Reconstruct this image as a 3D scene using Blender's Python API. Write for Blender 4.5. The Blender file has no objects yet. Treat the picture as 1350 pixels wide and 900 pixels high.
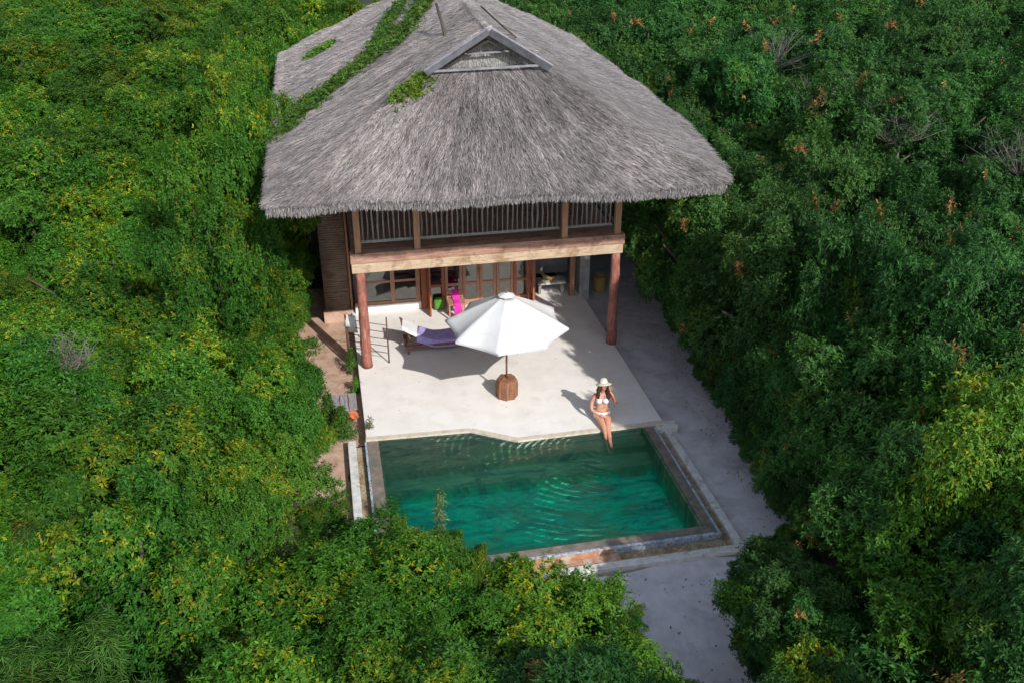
import bpy, bmesh, math, random
import numpy as np
from mathutils import Vector, Matrix, noise
R = math.radians
random.seed(11)
scn = bpy.context.scene
col = scn.collection

# ------------------------------------------------------------------ helpers
def link(o, parent=None):
    col.objects.link(o)
    if parent is not None: o.parent = parent
    return o

def tag(o, label=None, cat=None, group=None, kind=None):
    if label: o['label'] = label
    if cat: o['category'] = cat
    if group: o['group'] = group
    if kind: o['kind'] = kind
    return o

def empty(name, loc, label, cat, group=None, rz=0.0):
    o = bpy.data.objects.new(name, None)
    o.empty_display_size = .2
    o.location = loc; o.rotation_euler = (0, 0, rz)
    link(o); tag(o, label, cat, group)
    return o

class MB:
    """collects shapes, links them as one mesh object"""
    def __init__(s): s.v = []; s.f = []; s.sm = []
    def add(s, vs, fs, smooth=False):
        n = len(s.v); s.v += [tuple(v) for v in vs]
        s.f += [tuple(i + n for i in f) for f in fs]; s.sm += [smooth] * len(fs)
        return s
    def box(s, x0, x1, y0, y1, z0, z1, j=0.0):
        vs = [(x, y, z) for z in (z0, z1) for y in (y0, y1) for x in (x0, x1)]
        if j: vs = [tuple(c + random.uniform(-j, j) for c in v) for v in vs]
        return s.add(vs, [(0,2,3,1),(4,5,7,6),(0,1,5,4),(2,6,7,3),(0,4,6,2),(1,3,7,5)])
    def bar(s, a, b, w, h, up=(0,0,1)):
        a = Vector(a); b = Vector(b); d = (b - a).normalized(); up = Vector(up)
        if abs(d.dot(up)) > .98: up = Vector((0,1,0))
        r = d.cross(up).normalized(); u = r.cross(d)
        vs = []
        for p in (a, b):
            for sx, sy in ((-1,-1),(1,-1),(1,1),(-1,1)):
                vs.append(p + r * sx * w / 2 + u * sy * h / 2)
        return s.add(vs, [(0,1,2,3),(7,6,5,4),(0,4,5,1),(1,5,6,2),(2,6,7,3),(3,7,4,0)])
    def tube(s, pts, rad, seg=10, cap=True):
        pts = [Vector(p) for p in pts]
        if not hasattr(rad, '__len__'): rad = [rad] * len(pts)
        vs = []; n = len(pts)
        for i, p in enumerate(pts):
            d = (pts[min(i+1, n-1)] - pts[max(i-1, 0)]).normalized()
            up = Vector((0,0,1)) if abs(d.z) < .9 else Vector((0,1,0))
            r = d.cross(up).normalized(); u = r.cross(d)
            for k in range(seg):
                a = 2 * math.pi * k / seg
                vs.append(p + (r * math.cos(a) + u * math.sin(a)) * rad[i])
        fs = []
        for i in range(n - 1):
            for k in range(seg):
                a = i*seg+k; b = i*seg+(k+1) % seg
                fs.append((a, b, b+seg, a+seg))
        if cap: fs += [tuple(range(seg))[::-1], tuple((n-1)*seg+k for k in range(seg))]
        return s.add(vs, fs, True)
    def lathe(s, prof, c=(0,0,0), seg=24):
        vs = []
        for r_, z in prof:
            for k in range(seg):
                a = 2*math.pi*k/seg
                vs.append((c[0]+r_*math.cos(a), c[1]+r_*math.sin(a), c[2]+z))
        fs = []
        for i in range(len(prof)-1):
            for k in range(seg):
                a = i*seg+k; b = i*seg+(k+1) % seg
                fs.append((a, b, b+seg, a+seg))
        return s.add(vs, fs, True)
    def prism(s, poly, z0, z1):
        n = len(poly)
        vs = [(x, y, z0) for x, y in poly] + [(x, y, z1) for x, y in poly]
        fs = [tuple(range(n))[::-1], tuple(range(n, 2*n))]
        for i in range(n):
            j = (i+1) % n; fs.append((i, j, j+n, i+n))
        return s.add(vs, fs)
    def build(s, name, mat, parent=None, bevel=0.0, loc=None):
        me = bpy.data.meshes.new(name); me.from_pydata(s.v, [], s.f)
        me.polygons.foreach_set('use_smooth', s.sm); me.materials.append(mat); me.update()
        bm = bmesh.new(); bm.from_mesh(me); bmesh.ops.recalc_face_normals(bm, faces=bm.faces); bm.to_mesh(me); bm.free()
        o = bpy.data.objects.new(name, me); link(o, parent)
        if loc: o.location = loc
        if parent is not None and not loc: o.location = -Vector(parent.location) if parent.type == 'EMPTY' and parent.parent is None else (0,0,0)
        if bevel:
            m = o.modifiers.new('bevel', 'BEVEL'); m.width = bevel; m.segments = 2; m.limit_method = 'ANGLE'
        return o

# ------------------------------------------------------------------ materials
def mat(name):
    m = bpy.data.materials.new(name); m.use_nodes = True
    nt = m.node_tree; nt.nodes.clear()
    out = nt.nodes.new('ShaderNodeOutputMaterial')
    return m, nt, out
def N(nt, t, **kw):
    n = nt.nodes.new(t)
    for k, v in kw.items():
        if k in n.inputs: n.inputs[k].default_value = v
        else: setattr(n, k, v)
    return n
def ramp(nt, fac, stops):
    r = nt.nodes.new('ShaderNodeValToRGB'); e = r.color_ramp.elements
    while len(e) < len(stops): e.new(.5)
    for i, (p, c) in enumerate(stops):
        e[i].position = p; e[i].color = (*c, 1)
    nt.links.new(fac, r.inputs[0]); return r.outputs[0]
def coords(nt, scale=(1,1,1), rot=(0,0,0), src='Object'):
    tc = nt.nodes.new('ShaderNodeTexCoord'); mp = nt.nodes.new('ShaderNodeMapping')
    mp.inputs['Scale'].default_value = scale; mp.inputs['Rotation'].default_value = rot
    nt.links.new(tc.outputs[src], mp.inputs[0]); return mp.outputs[0]
def noise_tex(nt, vec, scale, detail=6, rough=.6, dist=0):
    n = N(nt, 'ShaderNodeTexNoise', Scale=scale, Detail=detail, Roughness=rough, Distortion=dist)
    nt.links.new(vec, n.inputs['Vector']); return n.outputs['Fac']
def mixc(nt, fac, a, b, mode='MIX'):
    n = nt.nodes.new('ShaderNodeMix'); n.data_type = 'RGBA'; n.blend_type = mode
    for sock, v in ((n.inputs[0], fac), (n.inputs[6], a), (n.inputs[7], b)):
        if hasattr(v, 'links') or hasattr(v, 'is_linked'): nt.links.new(v, sock)
        else: sock.default_value = v if not isinstance(v, tuple) else (*v, 1) if len(v) == 3 else v
    return n.outputs[2]
def surf(name, stops, scale=3, stretch=(1,1,1), rough=.8, bump=.3, bscale=None, dirt=None, dscale=.8, dlo=.45, dhi=.7, rot=(0,0,0), spec=.3, bdist=.02):
    m, nt, out = mat(name)
    v = coords(nt, stretch, rot)
    n = noise_tex(nt, v, scale, 8, .62)
    c = ramp(nt, n, stops)
    if dirt:
        v2 = coords(nt); d = noise_tex(nt, v2, dscale, 10, .7, .4)
        f = ramp(nt, d, [(dlo, (0,0,0)), (dhi, (1,1,1))])
        c = mixc(nt, f, c, dirt)
    b = N(nt, 'ShaderNodeBsdfPrincipled', Roughness=rough); b.inputs['Specular IOR Level'].default_value = spec
    nt.links.new(c, b.inputs['Base Color'])
    bn = noise_tex(nt, v, bscale or scale*4, 8, .7)
    bp = N(nt, 'ShaderNodeBump', Strength=bump, Distance=bdist)
    nt.links.new(bn, bp.inputs['Height']); nt.links.new(bp.outputs[0], b.inputs['Normal'])
    nt.links.new(b.outputs[0], out.inputs[0])
    return m

M = {}
M['plaster'] = surf('white_plaster', [(.3,(.73,.69,.64)),(.55,(.81,.775,.73)),(.8,(.85,.82,.775))], 1.3, rough=.85, bump=.3, bscale=30, dirt=(.62,.58,.52), dscale=1.5, dlo=.53, dhi=.80)
M['deck_edge'] = surf('cream_edge', [(.3,(.55,.47,.36)),(.7,(.68,.62,.52))], 6, rough=.8, bump=.3, dirt=(.4,.31,.2), dscale=5, dlo=.5, dhi=.75)
M['grey_plaster'] = surf('grey_plaster', [(.3,(.34,.33,.33)),(.7,(.46,.45,.44))], 3, dirt=(.2,.2,.2), dscale=2)
M['path'] = surf('path_concrete', [(.3,(.54,.51,.53)),(.7,(.70,.665,.68))], 2.2, rough=.9, bump=.5, bscale=26, dirt=(.33,.31,.32), dscale=1.4, dlo=.47, dhi=.78)
M['soil'] = surf('forest_soil', [(.3,(.012,.014,.006)),(.7,(.05,.045,.02))], 2, rough=1, bump=.8, bscale=9, bdist=.1)
M['sand'] = surf('pink_sand', [(.3,(.46,.30,.22)),(.7,(.60,.42,.32))], 4, rough=.95, bump=.5, dirt=(.34,.2,.14), dscale=3)
M['white_kerb'] = surf('kerb_paint', [(.3,(.52,.51,.49)),(.7,(.74,.73,.70))], 6, dirt=(.30,.27,.22), dscale=4, dlo=.5)
M['gravel'] = surf('gravel', [(.35,(.16,.12,.07)),(.5,(.42,.35,.22)),(.65,(.55,.48,.33))], 38, rough=1, bump=1, bscale=45, dirt=(.2,.11,.05), dscale=4)
M['terracotta'] = surf('terracotta_wall', [(.3,(.36,.16,.09)),(.7,(.50,.27,.17))], 14, dirt=(.50,.42,.34), dscale=6, dlo=.46, dhi=.6)
M['pool_wall'] = surf('pool_wall_stone', [(.3,(.16,.13,.105)),(.7,(.31,.25,.21))], 5, rough=.22, bump=.2, dirt=(.10,.13,.11), dscale=2.2, spec=.6)
M['rim'] = surf('rim_tile', [(.35,(.20,.25,.32)),(.5,(.42,.50,.60)),(.65,(.70,.76,.82))], 7, rough=.25, bump=.6, dirt=(.10,.12,.20), dscale=7, dlo=.5, dhi=.62, spec=.7)
M['red_post'] = surf('red_timber', [(.35,(.24,.075,.05)),(.55,(.38,.15,.11)),(.72,(.55,.34,.28))], 5, (6,6,.7), rough=.75, bump=.6, dirt=(.17,.06,.045), dscale=3, dlo=.48)
M['tan_timber'] = surf('tan_timber', [(.3,(.38,.25,.15)),(.55,(.56,.43,.30)),(.75,(.68,.58,.45))], 5, (.6,8,8), rough=.8, bump=.6, dirt=(.25,.13,.06), dscale=2.5, dlo=.5)
M['rose_timber'] = surf('rose_timber', [(.3,(.28,.14,.09)),(.55,(.44,.25,.18)),(.75,(.55,.38,.29))], 5, (.6,8,8), rough=.8, bump=.6, dirt=(.18,.08,.05), dscale=2.5, dlo=.5)
M['upper_post'] = surf('brown_timber', [(.35,(.30,.15,.085)),(.7,(.46,.26,.16))], 5, (8,8,.6), rough=.8, bump=.5)
M['door_red'] = surf('door_timber_red', [(.35,(.30,.09,.045)),(.7,(.46,.17,.09))], 6, (8,8,.8), rough=.6, bump=.3)
M['door_brown'] = surf('door_timber_brown', [(.35,(.34,.17,.11)),(.7,(.50,.29,.20))], 6, (8,8,.8), rough=.65, bump=.3)
M['grey_pole'] = surf('weathered_pole', [(.35,(.22,.20,.19)),(.7,(.38,.35,.33))], 6, (10,10,1), rough=.9, bump=.5)
M['cane'] = surf('bamboo_cladding', [(.35,(.22,.155,.11)),(.55,(.34,.25,.18)),(.7,(.42,.33,.26))], 3, (1,1,26), rough=.8, bump=.9, bscale=5, dirt=(.14,.085,.055), dscale=1.8, bdist=.03)
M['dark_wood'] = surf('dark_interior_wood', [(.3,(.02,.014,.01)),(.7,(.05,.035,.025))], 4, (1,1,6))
M['inner_wall'] = surf('room_wall', [(.3,(.15,.12,.10)),(.7,(.22,.18,.145))], 2)
M['stump'] = surf('stump_wood', [(.35,(.20,.085,.045)),(.6,(.33,.16,.09)),(.8,(.42,.24,.15))], 7, (3,3,.6), rough=.75, bump=.8, bdist=.03)
M['lounger_wood'] = surf('lounger_wood', [(.35,(.15,.06,.045)),(.7,(.28,.13,.10))], 8, rough=.7)
M['barge'] = surf('barge_board', [(.3,(.17,.17,.19)),(.7,(.27,.27,.31))], 5, (1,1,1), rough=.8, dirt=(.12,.11,.12), dscale=3)
M['canvas'] = surf('canvas', [(.3,(.60,.595,.585)),(.7,(.68,.675,.665))], 3, rough=.9, bump=.25, bscale=30, dirt=(.52,.50,.47), dscale=2, dlo=.56, dhi=.8)
M['white_cloth'] = surf('white_cloth', [(.3,(.72,.71,.70)),(.7,(.80,.79,.78))], 5, rough=.95, bump=.4)
M['purple'] = surf('purple_towel', [(.3,(.36,.28,.62)),(.7,(.50,.42,.74))], 7, rough=1, bump=.5, bscale=50)
M['pink'] = surf('pink_towel', [(.3,(.62,.03,.30)),(.7,(.78,.05,.42))], 7, rough=1)
M['reflection_green'] = surf('painted_garden_reflection', [(.3,(.07,.20,.03)),(.7,(.12,.30,.05))], 7, rough=1)  # green of the reflected garden, painted on a solid
M['yellow'] = surf('yellow_basket', [(.3,(.40,.26,.07)),(.7,(.52,.37,.13))], 20, rough=.9, bump=.8)
M['metal'] = surf('rusty_metal', [(.3,(.06,.035,.03)),(.7,(.13,.075,.06))], 20, rough=.6)
M['skin'] = surf('skin', [(.3,(.55,.25,.155)),(.7,(.66,.34,.22))], 8, rough=.5, bump=.05)
M['hair'] = surf('hair', [(.3,(.06,.02,.012)),(.7,(.14,.055,.03))], 14, (6,6,1), rough=.5, bump=.6)
M['straw_hat'] = surf('straw_hat', [(.3,(.58,.50,.38)),(.7,(.72,.66,.54))], 30, rough=.9, bump=.5)
M['pot'] = surf('clay_pot', [(.3,(.42,.12,.05)),(.7,(.55,.18,.08))], 12)
M['bark'] = surf('bark', [(.3,(.05,.035,.025)),(.7,(.14,.11,.085))], 8, (4,4,.8), bump=1, bdist=.02)
M['grey_twig'] = surf('dry_twigs', [(.3,(.10,.085,.075)),(.7,(.20,.18,.16))], 8)
M['boards'] = surf('grey_boards', [(.35,(.20,.18,.19)),(.6,(.42,.39,.40)),(.8,(.52,.5,.5))], 3, (14,1,1), rough=.9, bump=.8)

# glass
m, nt, out = mat('window_glass')
g = N(nt, 'ShaderNodeBsdfGlossy', Roughness=.04, Color=(1,1,1,1)); t = N(nt, 'ShaderNodeBsdfTransparent', Color=(.72,.76,.72,1))
fr = N(nt, 'ShaderNodeFresnel', IOR=1.6); mx = nt.nodes.new('ShaderNodeMixShader'); ad = N(nt, 'ShaderNodeMath', operation='ADD'); ad.inputs[1].default_value = .06
nt.links.new(fr.outputs[0], ad.inputs[0]); nt.links.new(ad.outputs[0], mx.inputs[0]); nt.links.new(t.outputs[0], mx.inputs[1]); nt.links.new(g.outputs[0], mx.inputs[2]); nt.links.new(mx.outputs[0], out.inputs[0])
M['glass'] = m

# vertex-tinted materials (leaves, straw)
def tinted(name, rough=.55, trans=.25, hue=.012, val=.30, spec=.22, sat=1.0):
    m, nt, out = mat(name)
    a = N(nt, 'ShaderNodeAttribute', attribute_name='tint')
    oi = nt.nodes.new('ShaderNodeObjectInfo')
    hs = nt.nodes.new('ShaderNodeHueSaturation'); hs.inputs['Saturation'].default_value = sat
    mr = N(nt, 'ShaderNodeMapRange'); mr.inputs['To Min'].default_value = .5-hue; mr.inputs['To Max'].default_value = .5+hue
    mv = N(nt, 'ShaderNodeMapRange'); mv.inputs['To Min'].default_value = 1-val; mv.inputs['To Max'].default_value = 1+val
    nt.links.new(oi.outputs['Random'], mr.inputs[0])
    ml = N(nt, 'ShaderNodeMath', operation='MULTIPLY'); ml.inputs[1].default_value = 7.31; fx = N(nt, 'ShaderNodeMath', operation='FRACT')
    nt.links.new(oi.outputs['Random'], ml.inputs[0]); nt.links.new(ml.outputs[0], fx.inputs[0]); nt.links.new(fx.outputs[0], mv.inputs[0])
    nt.links.new(mr.outputs[0], hs.inputs['Hue']); nt.links.new(mv.outputs[0], hs.inputs['Value']); nt.links.new(a.outputs['Color'], hs.inputs['Color'])
    b = N(nt, 'ShaderNodeBsdfPrincipled', Roughness=rough); b.inputs['Specular IOR Level'].default_value = spec
    nt.links.new(hs.outputs[0], b.inputs['Base Color'])
    if trans:
        tr = nt.nodes.new('ShaderNodeBsdfTranslucent'); nt.links.new(hs.outputs[0], tr.inputs[0])
        mx = nt.nodes.new('ShaderNodeMixShader'); mx.inputs[0].default_value = trans
        nt.links.new(b.outputs[0], mx.inputs[1]); nt.links.new(tr.outputs[0], mx.inputs[2]); nt.links.new(mx.outputs[0], out.inputs[0])
    else: nt.links.new(b.outputs[0], out.inputs[0])
    return m
M['leaf'] = tinted('leaf')
M['straw'] = tinted('thatch_straw', .9, 0, 0, 0, .1)

def np_mesh(name, V, F, C, material, parent=None, smooth=False):
    """V (n,3), F (m,4) quads or (m,3), C (m,3) per-face colour"""
    me = bpy.data.meshes.new(name); k = F.shape[1]
    me.vertices.add(len(V)); me.vertices.foreach_set('co', V.astype(np.float32).ravel())
    me.loops.add(F.size); me.loops.foreach_set('vertex_index', F.astype(np.int32).ravel())
    me.polygons.add(len(F)); me.polygons.foreach_set('loop_start', np.arange(0, F.size, k, dtype=np.int32))
    me.update(calc_edges=True)
    at = me.attributes.new('tint', 'FLOAT_COLOR', 'FACE')
    c4 = np.ones((len(F), 4), np.float32); c4[:, :3] = C; at.data.foreach_set('color', c4.ravel())
    me.materials.append(material)
    return me
rng = np.random.default_rng(7)
def unit(a): return a / np.maximum(np.linalg.norm(a, axis=-1, keepdims=True), 1e-6)

# ------------------------------------------------------------------ sun, sky, camera
SUN = Vector((.55, -1.3, 1.0)).normalized()
elev = math.asin(SUN.z); az = math.atan2(SUN.x, SUN.y)
w = bpy.data.worlds.new('World'); scn.world = w; w.use_nodes = True
nt = w.node_tree; bg = nt.nodes['Background']; sky = nt.nodes.new('ShaderNodeTexSky'); sky.sky_type = 'NISHITA'
sky.sun_disc = False; sky.sun_elevation = elev; sky.sun_rotation = az; sky.air_density = 1.0; sky.dust_density = .6
hsw = nt.nodes.new('ShaderNodeHueSaturation'); hsw.inputs['Saturation'].default_value = .60; hsw.inputs['Value'].default_value = 1.55; nt.links.new(sky.outputs[0], hsw.inputs['Color']); nt.links.new(hsw.outputs[0], bg.inputs[0]); bg.inputs[1].default_value = SKY_STRENGTH = .15
sl = bpy.data.lights.new('sun', 'SUN'); sl.energy = 4.5; sl.angle = R(.55); sl.color = (1, .965, .91)
so = bpy.data.objects.new('sun', sl); link(so); so.rotation_euler = SUN.to_track_quat('Z', 'Y').to_euler(); so.location = SUN * 60
cam = bpy.data.cameras.new('camera'); co = bpy.data.objects.new('camera', cam); link(co); scn.camera = co
cam.sensor_width = 36; cam.lens = 36 * 1215.4 / 1350; cam.clip_end = 1500; cam.clip_start = .1
yaw, pitch, roll = -.2005, .4873, .0011
f = Vector((-math.sin(yaw)*math.cos(pitch), math.cos(yaw)*math.cos(pitch), -math.sin(pitch)))
r = Vector((math.cos(yaw), math.sin(yaw), 0)); u = r.cross(f)
r2 = math.cos(roll)*r + math.sin(roll)*u; u2 = -math.sin(roll)*r + math.cos(roll)*u
co.matrix_world = Matrix.Translation((-.2601, -16.7013, 11.493)) @ Matrix((r2, u2, -f)).transposed().to_4x4()
scn.view_settings.view_transform = 'Standard'; scn.view_settings.look = 'None'; scn.view_settings.exposure = 0

# ------------------------------------------------------------------ ground
def sheet(name, poly, z, m, kind='structure', sub=0, parent=None):
    b = MB(); n = len(poly); b.add([(x, y, z) for x, y in poly], [tuple(range(n))]); o = b.build(name, m, parent)
    if kind: tag(o, kind=kind)
    return o
bm = bmesh.new()
NG = 70
gl = [math.copysign(abs((k/NG-.5)*2)**2.6*700, k/NG-.5)+3 for k in range(NG+1)]
gx = sorted([v for v in gl if min(abs(v+.1), abs(v-6.45)) > .02]+[-.1, 6.45]); gy = sorted([v for v in gl if min(abs(v+3.84), abs(v-.3)) > .02]+[-3.84, .3])
grid = [[bm.verts.new((x, y, -.42 + min(max(0, math.hypot(x-3, y-3)-22), 40)/40*noise.noise(Vector((x, y, 0))*.04)*1.2)) for y in gy] for x in gx]
for i in range(len(gx)-1):
    for j in range(len(gy)-1):
        cx, cy = (gx[i]+gx[i+1])/2, (gy[j]+gy[j+1])/2
        if -.1 < cx < 6.45 and -3.84 < cy < .3: continue      # the pool is dug in here
        bm.faces.new((grid[i][j], grid[i+1][j], grid[i+1][j+1], grid[i][j+1]))
me = bpy.data.meshes.new('ground'); bm.to_mesh(me); bm.free(); me.materials.append(M['soil'])
tag(link(bpy.data.objects.new('ground', me)), kind='structure')

def wavy(pts, step=.5, amp=.08):
    out = []
    for i in range(len(pts)):
        a = Vector(pts[i]); b = Vector(pts[(i+1) % len(pts)]); n = max(1, int((b-a).length/step))
        for k in range(n):
            p = a.lerp(b, k/n); q = Vector((p.x, p.y, 0))
            out.append((p.x+amp*noise.noise(q*1.7), p.y+amp*noise.noise(q*1.7+Vector((9,3,1)))))
    return out
# shaded side walk and sandy yard before the pool
sheet('path', wavy([(6.4,13),(6.4,7),(6.4,-3.9),(6.7,-4.3),(3.2,-4.35),(2.0,-4.8),(3.4,-8),(4.0,-11),(6.6,-11),(6.2,-7),(7.0,-5.2),(8.2,-3.4),(8.35,0),(8.8,4),(9.4,9),(9.4,13)], .5, .14), -.2, M['path'])
sheet('sand_yard', wavy([(-2.4,9.6),(-2.6,5),(-2.0,1),(-2.0,-3),(-.44,-4.0),(-.44,.8),(-.02,.9),(-.02,9.6)], .5, .12), -.3, M['sand'])

# ------------------------------------------------------------------ deck
deckpoly = [(-.03,.65),(1.0,.60),(2.29,.55),(3.25,-.04),(4.9,-.02),(6.68,0.0),(6.68,7.9),(-.03,7.9)]
b = MB(); b.prism(deckpoly, -.32, -.004); d = b.build('deck', M['plaster'], bevel=.012); tag(d, kind='structure')
# cream nosing along the pool edge
b = MB()
edge = [(-.04,.65),(2.29,.55),(3.25,-.04),(6.70,0.0)]
for i in range(3):
    a_, c_ = Vector(edge[i]), Vector(edge[i+1])
    t_ = (c_-a_).normalized(); n_ = Vector((-t_.y, t_.x))
    q = [a_-n_*.03, c_-n_*.03, c_+n_*.10, a_+n_*.10]
    b.prism([tuple(p) for p in q], -.10, .004 + .0012*i)
o = b.build('deck_nosing', M['deck_edge']); tag(o, kind='structure')

# ------------------------------------------------------------------ pool
pool = empty('swimming_pool', (3.2,-1.8,0), 'green tiled swimming pool with overflow rim in front of the white deck', 'pool')
def poolfloor():
    m, nt, out = mat('pool_tiles')
    v = coords(nt); sep = nt.nodes.new('ShaderNodeSeparateXYZ'); geo = nt.nodes.new('ShaderNodeNewGeometry')
    nt.links.new(geo.outputs['Position'], sep.inputs[0])
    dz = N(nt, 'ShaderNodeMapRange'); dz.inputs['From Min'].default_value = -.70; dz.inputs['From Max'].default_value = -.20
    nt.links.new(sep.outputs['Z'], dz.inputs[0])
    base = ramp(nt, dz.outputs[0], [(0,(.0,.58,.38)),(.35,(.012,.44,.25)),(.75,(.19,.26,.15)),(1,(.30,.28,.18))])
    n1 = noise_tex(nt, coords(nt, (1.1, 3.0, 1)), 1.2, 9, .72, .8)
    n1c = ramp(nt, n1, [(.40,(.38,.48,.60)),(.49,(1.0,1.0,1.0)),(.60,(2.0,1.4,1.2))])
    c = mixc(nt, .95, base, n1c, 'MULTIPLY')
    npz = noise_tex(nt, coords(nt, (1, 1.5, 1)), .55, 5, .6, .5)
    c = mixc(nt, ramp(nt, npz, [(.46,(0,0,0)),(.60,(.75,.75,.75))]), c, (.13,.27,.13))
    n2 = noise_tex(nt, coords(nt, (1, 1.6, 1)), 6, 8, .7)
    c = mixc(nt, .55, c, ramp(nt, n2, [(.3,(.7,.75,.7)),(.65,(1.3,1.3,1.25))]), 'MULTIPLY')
    bk = N(nt, 'ShaderNodeTexBrick', Scale=9.0); bk.inputs['Mortar Size'].default_value = .012; bk.offset = 0
    bk.inputs['Color1'].default_value = (1,1,1,1); bk.inputs['Color2'].default_value = (.86,.9,.88,1); bk.inputs['Mortar'].default_value = (.75,.75,.75,1)
    nt.links.new(v, bk.inputs['Vector']); c = mixc(nt, .5, c, bk.outputs[0], 'MULTIPLY')
    bs = N(nt, 'ShaderNodeBsdfPrincipled', Roughness=.6); nt.links.new(c, bs.inputs['Base Color']); nt.links.new(bs.outputs[0], out.inputs[0])
    return m
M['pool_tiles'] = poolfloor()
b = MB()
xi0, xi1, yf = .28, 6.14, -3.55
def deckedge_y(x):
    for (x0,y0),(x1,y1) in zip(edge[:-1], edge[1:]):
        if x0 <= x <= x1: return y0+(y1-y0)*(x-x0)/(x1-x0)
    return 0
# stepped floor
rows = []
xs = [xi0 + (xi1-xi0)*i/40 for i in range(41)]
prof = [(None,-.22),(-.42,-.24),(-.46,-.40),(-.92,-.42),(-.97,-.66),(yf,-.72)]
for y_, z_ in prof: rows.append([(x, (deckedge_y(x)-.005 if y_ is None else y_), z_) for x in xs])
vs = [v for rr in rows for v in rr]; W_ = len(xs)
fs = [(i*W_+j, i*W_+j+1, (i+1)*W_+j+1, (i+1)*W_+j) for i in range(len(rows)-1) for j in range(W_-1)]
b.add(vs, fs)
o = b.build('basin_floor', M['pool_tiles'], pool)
b = MB()   # basin walls
b.box(xi0-.05, xi0, yf-.05, .64, -.80, -.055); b.box(xi1, xi1+.05, yf-.05, 0, -.80, -.055); b.box(xi0, xi1, yf-.05, yf, -.80, -.055)
b.build('basin_wall', M['pool_tiles'], pool)
b = MB()   # wide ledge that lies just under the water
b.box(-.02, xi0-.052, -3.80, .60, -.5, -.033); b.box(xi1+.052, 6.40, -3.80, -.035, -.5, -.033); b.box(xi0-.05, xi1+.05, -3.80, yf-.052, -.5, -.034)
b.build('ledge', M['pool_wall'], pool)
b = MB()   # bright rim the water spills over
b.box(-.075, -.022, -3.86, .60, -.42, -.028, .003); b.box(6.402, 6.455, -3.86, -.04, -.42, -.028, .003); b.box(-.02, 6.40, -3.862, -3.802, -.42, -.030, .003)
b.build('overflow_rim', M['rim'], pool, bevel=.008)
# water
def watermat():
    m, nt, out = mat('pool_water')
    v = coords(nt)
    def rings(cx, cy, sc, dist):
        mp = nt.nodes.new('ShaderNodeMapping'); mp.inputs['Location'].default_value = (-cx, -cy, 0)
        tc = nt.nodes.new('ShaderNodeTexCoord'); nt.links.new(tc.outputs['Object'], mp.inputs[0])
        wv = N(nt, 'ShaderNodeTexWave', wave_type='RINGS', rings_direction='Z', Scale=sc, Distortion=dist, Detail=2)
        wv.inputs['Detail Scale'].default_value = .6
        nt.links.new(mp.outputs[0], wv.inputs[0])
        ln = N(nt, 'ShaderNodeVectorMath', operation='LENGTH'); nt.links.new(mp.outputs[0], ln.inputs[0])
        return wv.outputs['Fac'], ln.outputs['Value']
    w1, l1 = rings(5.25, -.5, 1.75, 2.2)
    fade = N(nt, 'ShaderNodeMapRange'); fade.inputs['From Min'].default_value = 4.6; fade.inputs['From Max'].default_value = .6
    nt.links.new(l1, fade.inputs[0])
    patch = ramp(nt, noise_tex(nt, v, .9, 3, .5), [(.38,(.10,.10,.10)),(.56,(1,1,1))])
    mu = N(nt, 'ShaderNodeMath', operation='MULTIPLY'); nt.links.new(w1, mu.inputs[0]); nt.links.new(fade.outputs[0], mu.inputs[1])
    mu2 = N(nt, 'ShaderNodeMath', operation='MULTIPLY'); nt.links.new(mu.outputs[0], mu2.inputs[0]); nt.links.new(patch, mu2.inputs[1])
    nz = noise_tex(nt, coords(nt, (1, 1.8, 1)), 3.5, 4, .55)
    ad = N(nt, 'ShaderNodeMath', operation='ADD'); nr = N(nt, 'ShaderNodeMapRange'); nr.inputs['From Min'].default_value = .1; nr.inputs['From Max'].default_value = 2.4; nt.links.new(l1, nr.inputs[0])
    mu4 = N(nt, 'ShaderNodeMath', operation='MULTIPLY'); nt.links.new(mu2.outputs[0], mu4.inputs[0]); nt.links.new(nr.outputs[0], mu4.inputs[1]); nt.links.new(mu4.outputs[0], ad.inputs[0])
    m3 = N(nt, 'ShaderNodeMath', operation='MULTIPLY'); m3.inputs[1].default_value = .5; nt.links.new(nz, m3.inputs[0]); nt.links.new(m3.outputs[0], ad.inputs[1])
    bp = N(nt, 'ShaderNodeBump', Strength=1, Distance=.031); nt.links.new(ad.outputs[0], bp.inputs['Height'])
    tr = N(nt, 'ShaderNodeBsdfTransparent', Color=(.85,.985,.95,1))
    df = N(nt, 'ShaderNodeBsdfDiffuse', Color=(.012,.26,.19,1)); nt.links.new(bp.outputs[0], df.inputs['Normal'])
    gl = N(nt, 'ShaderNodeBsdfGlossy', Roughness=.05); nt.links.new(bp.outputs[0], gl.inputs['Normal'])
    fr = N(nt, 'ShaderNodeFresnel', IOR=1.33); nt.links.new(bp.outputs[0], fr.inputs['Normal'])
    mx = nt.nodes.new('ShaderNodeMixShader'); mx.inputs[0].default_value = .08
    nt.links.new(tr.outputs[0], mx.inputs[1]); nt.links.new(df.outputs[0], mx.inputs[2])
    m2 = nt.nodes.new('ShaderNodeMixShader'); nt.links.new(fr.outputs[0], m2.inputs[0]); nt.links.new(mx.outputs[0], m2.inputs[1]); nt.links.new(gl.outputs[0], m2.inputs[2])
    nt.links.new(m2.outputs[0], out.inputs[0]); return m
M['water'] = watermat()
sheet('water', [(-.021,-3.803),(6.401,-3.803),(6.401,-.03),(3.25,-.07),(2.29,.52),(-.021,.62)], -.038, M['water'])
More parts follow.
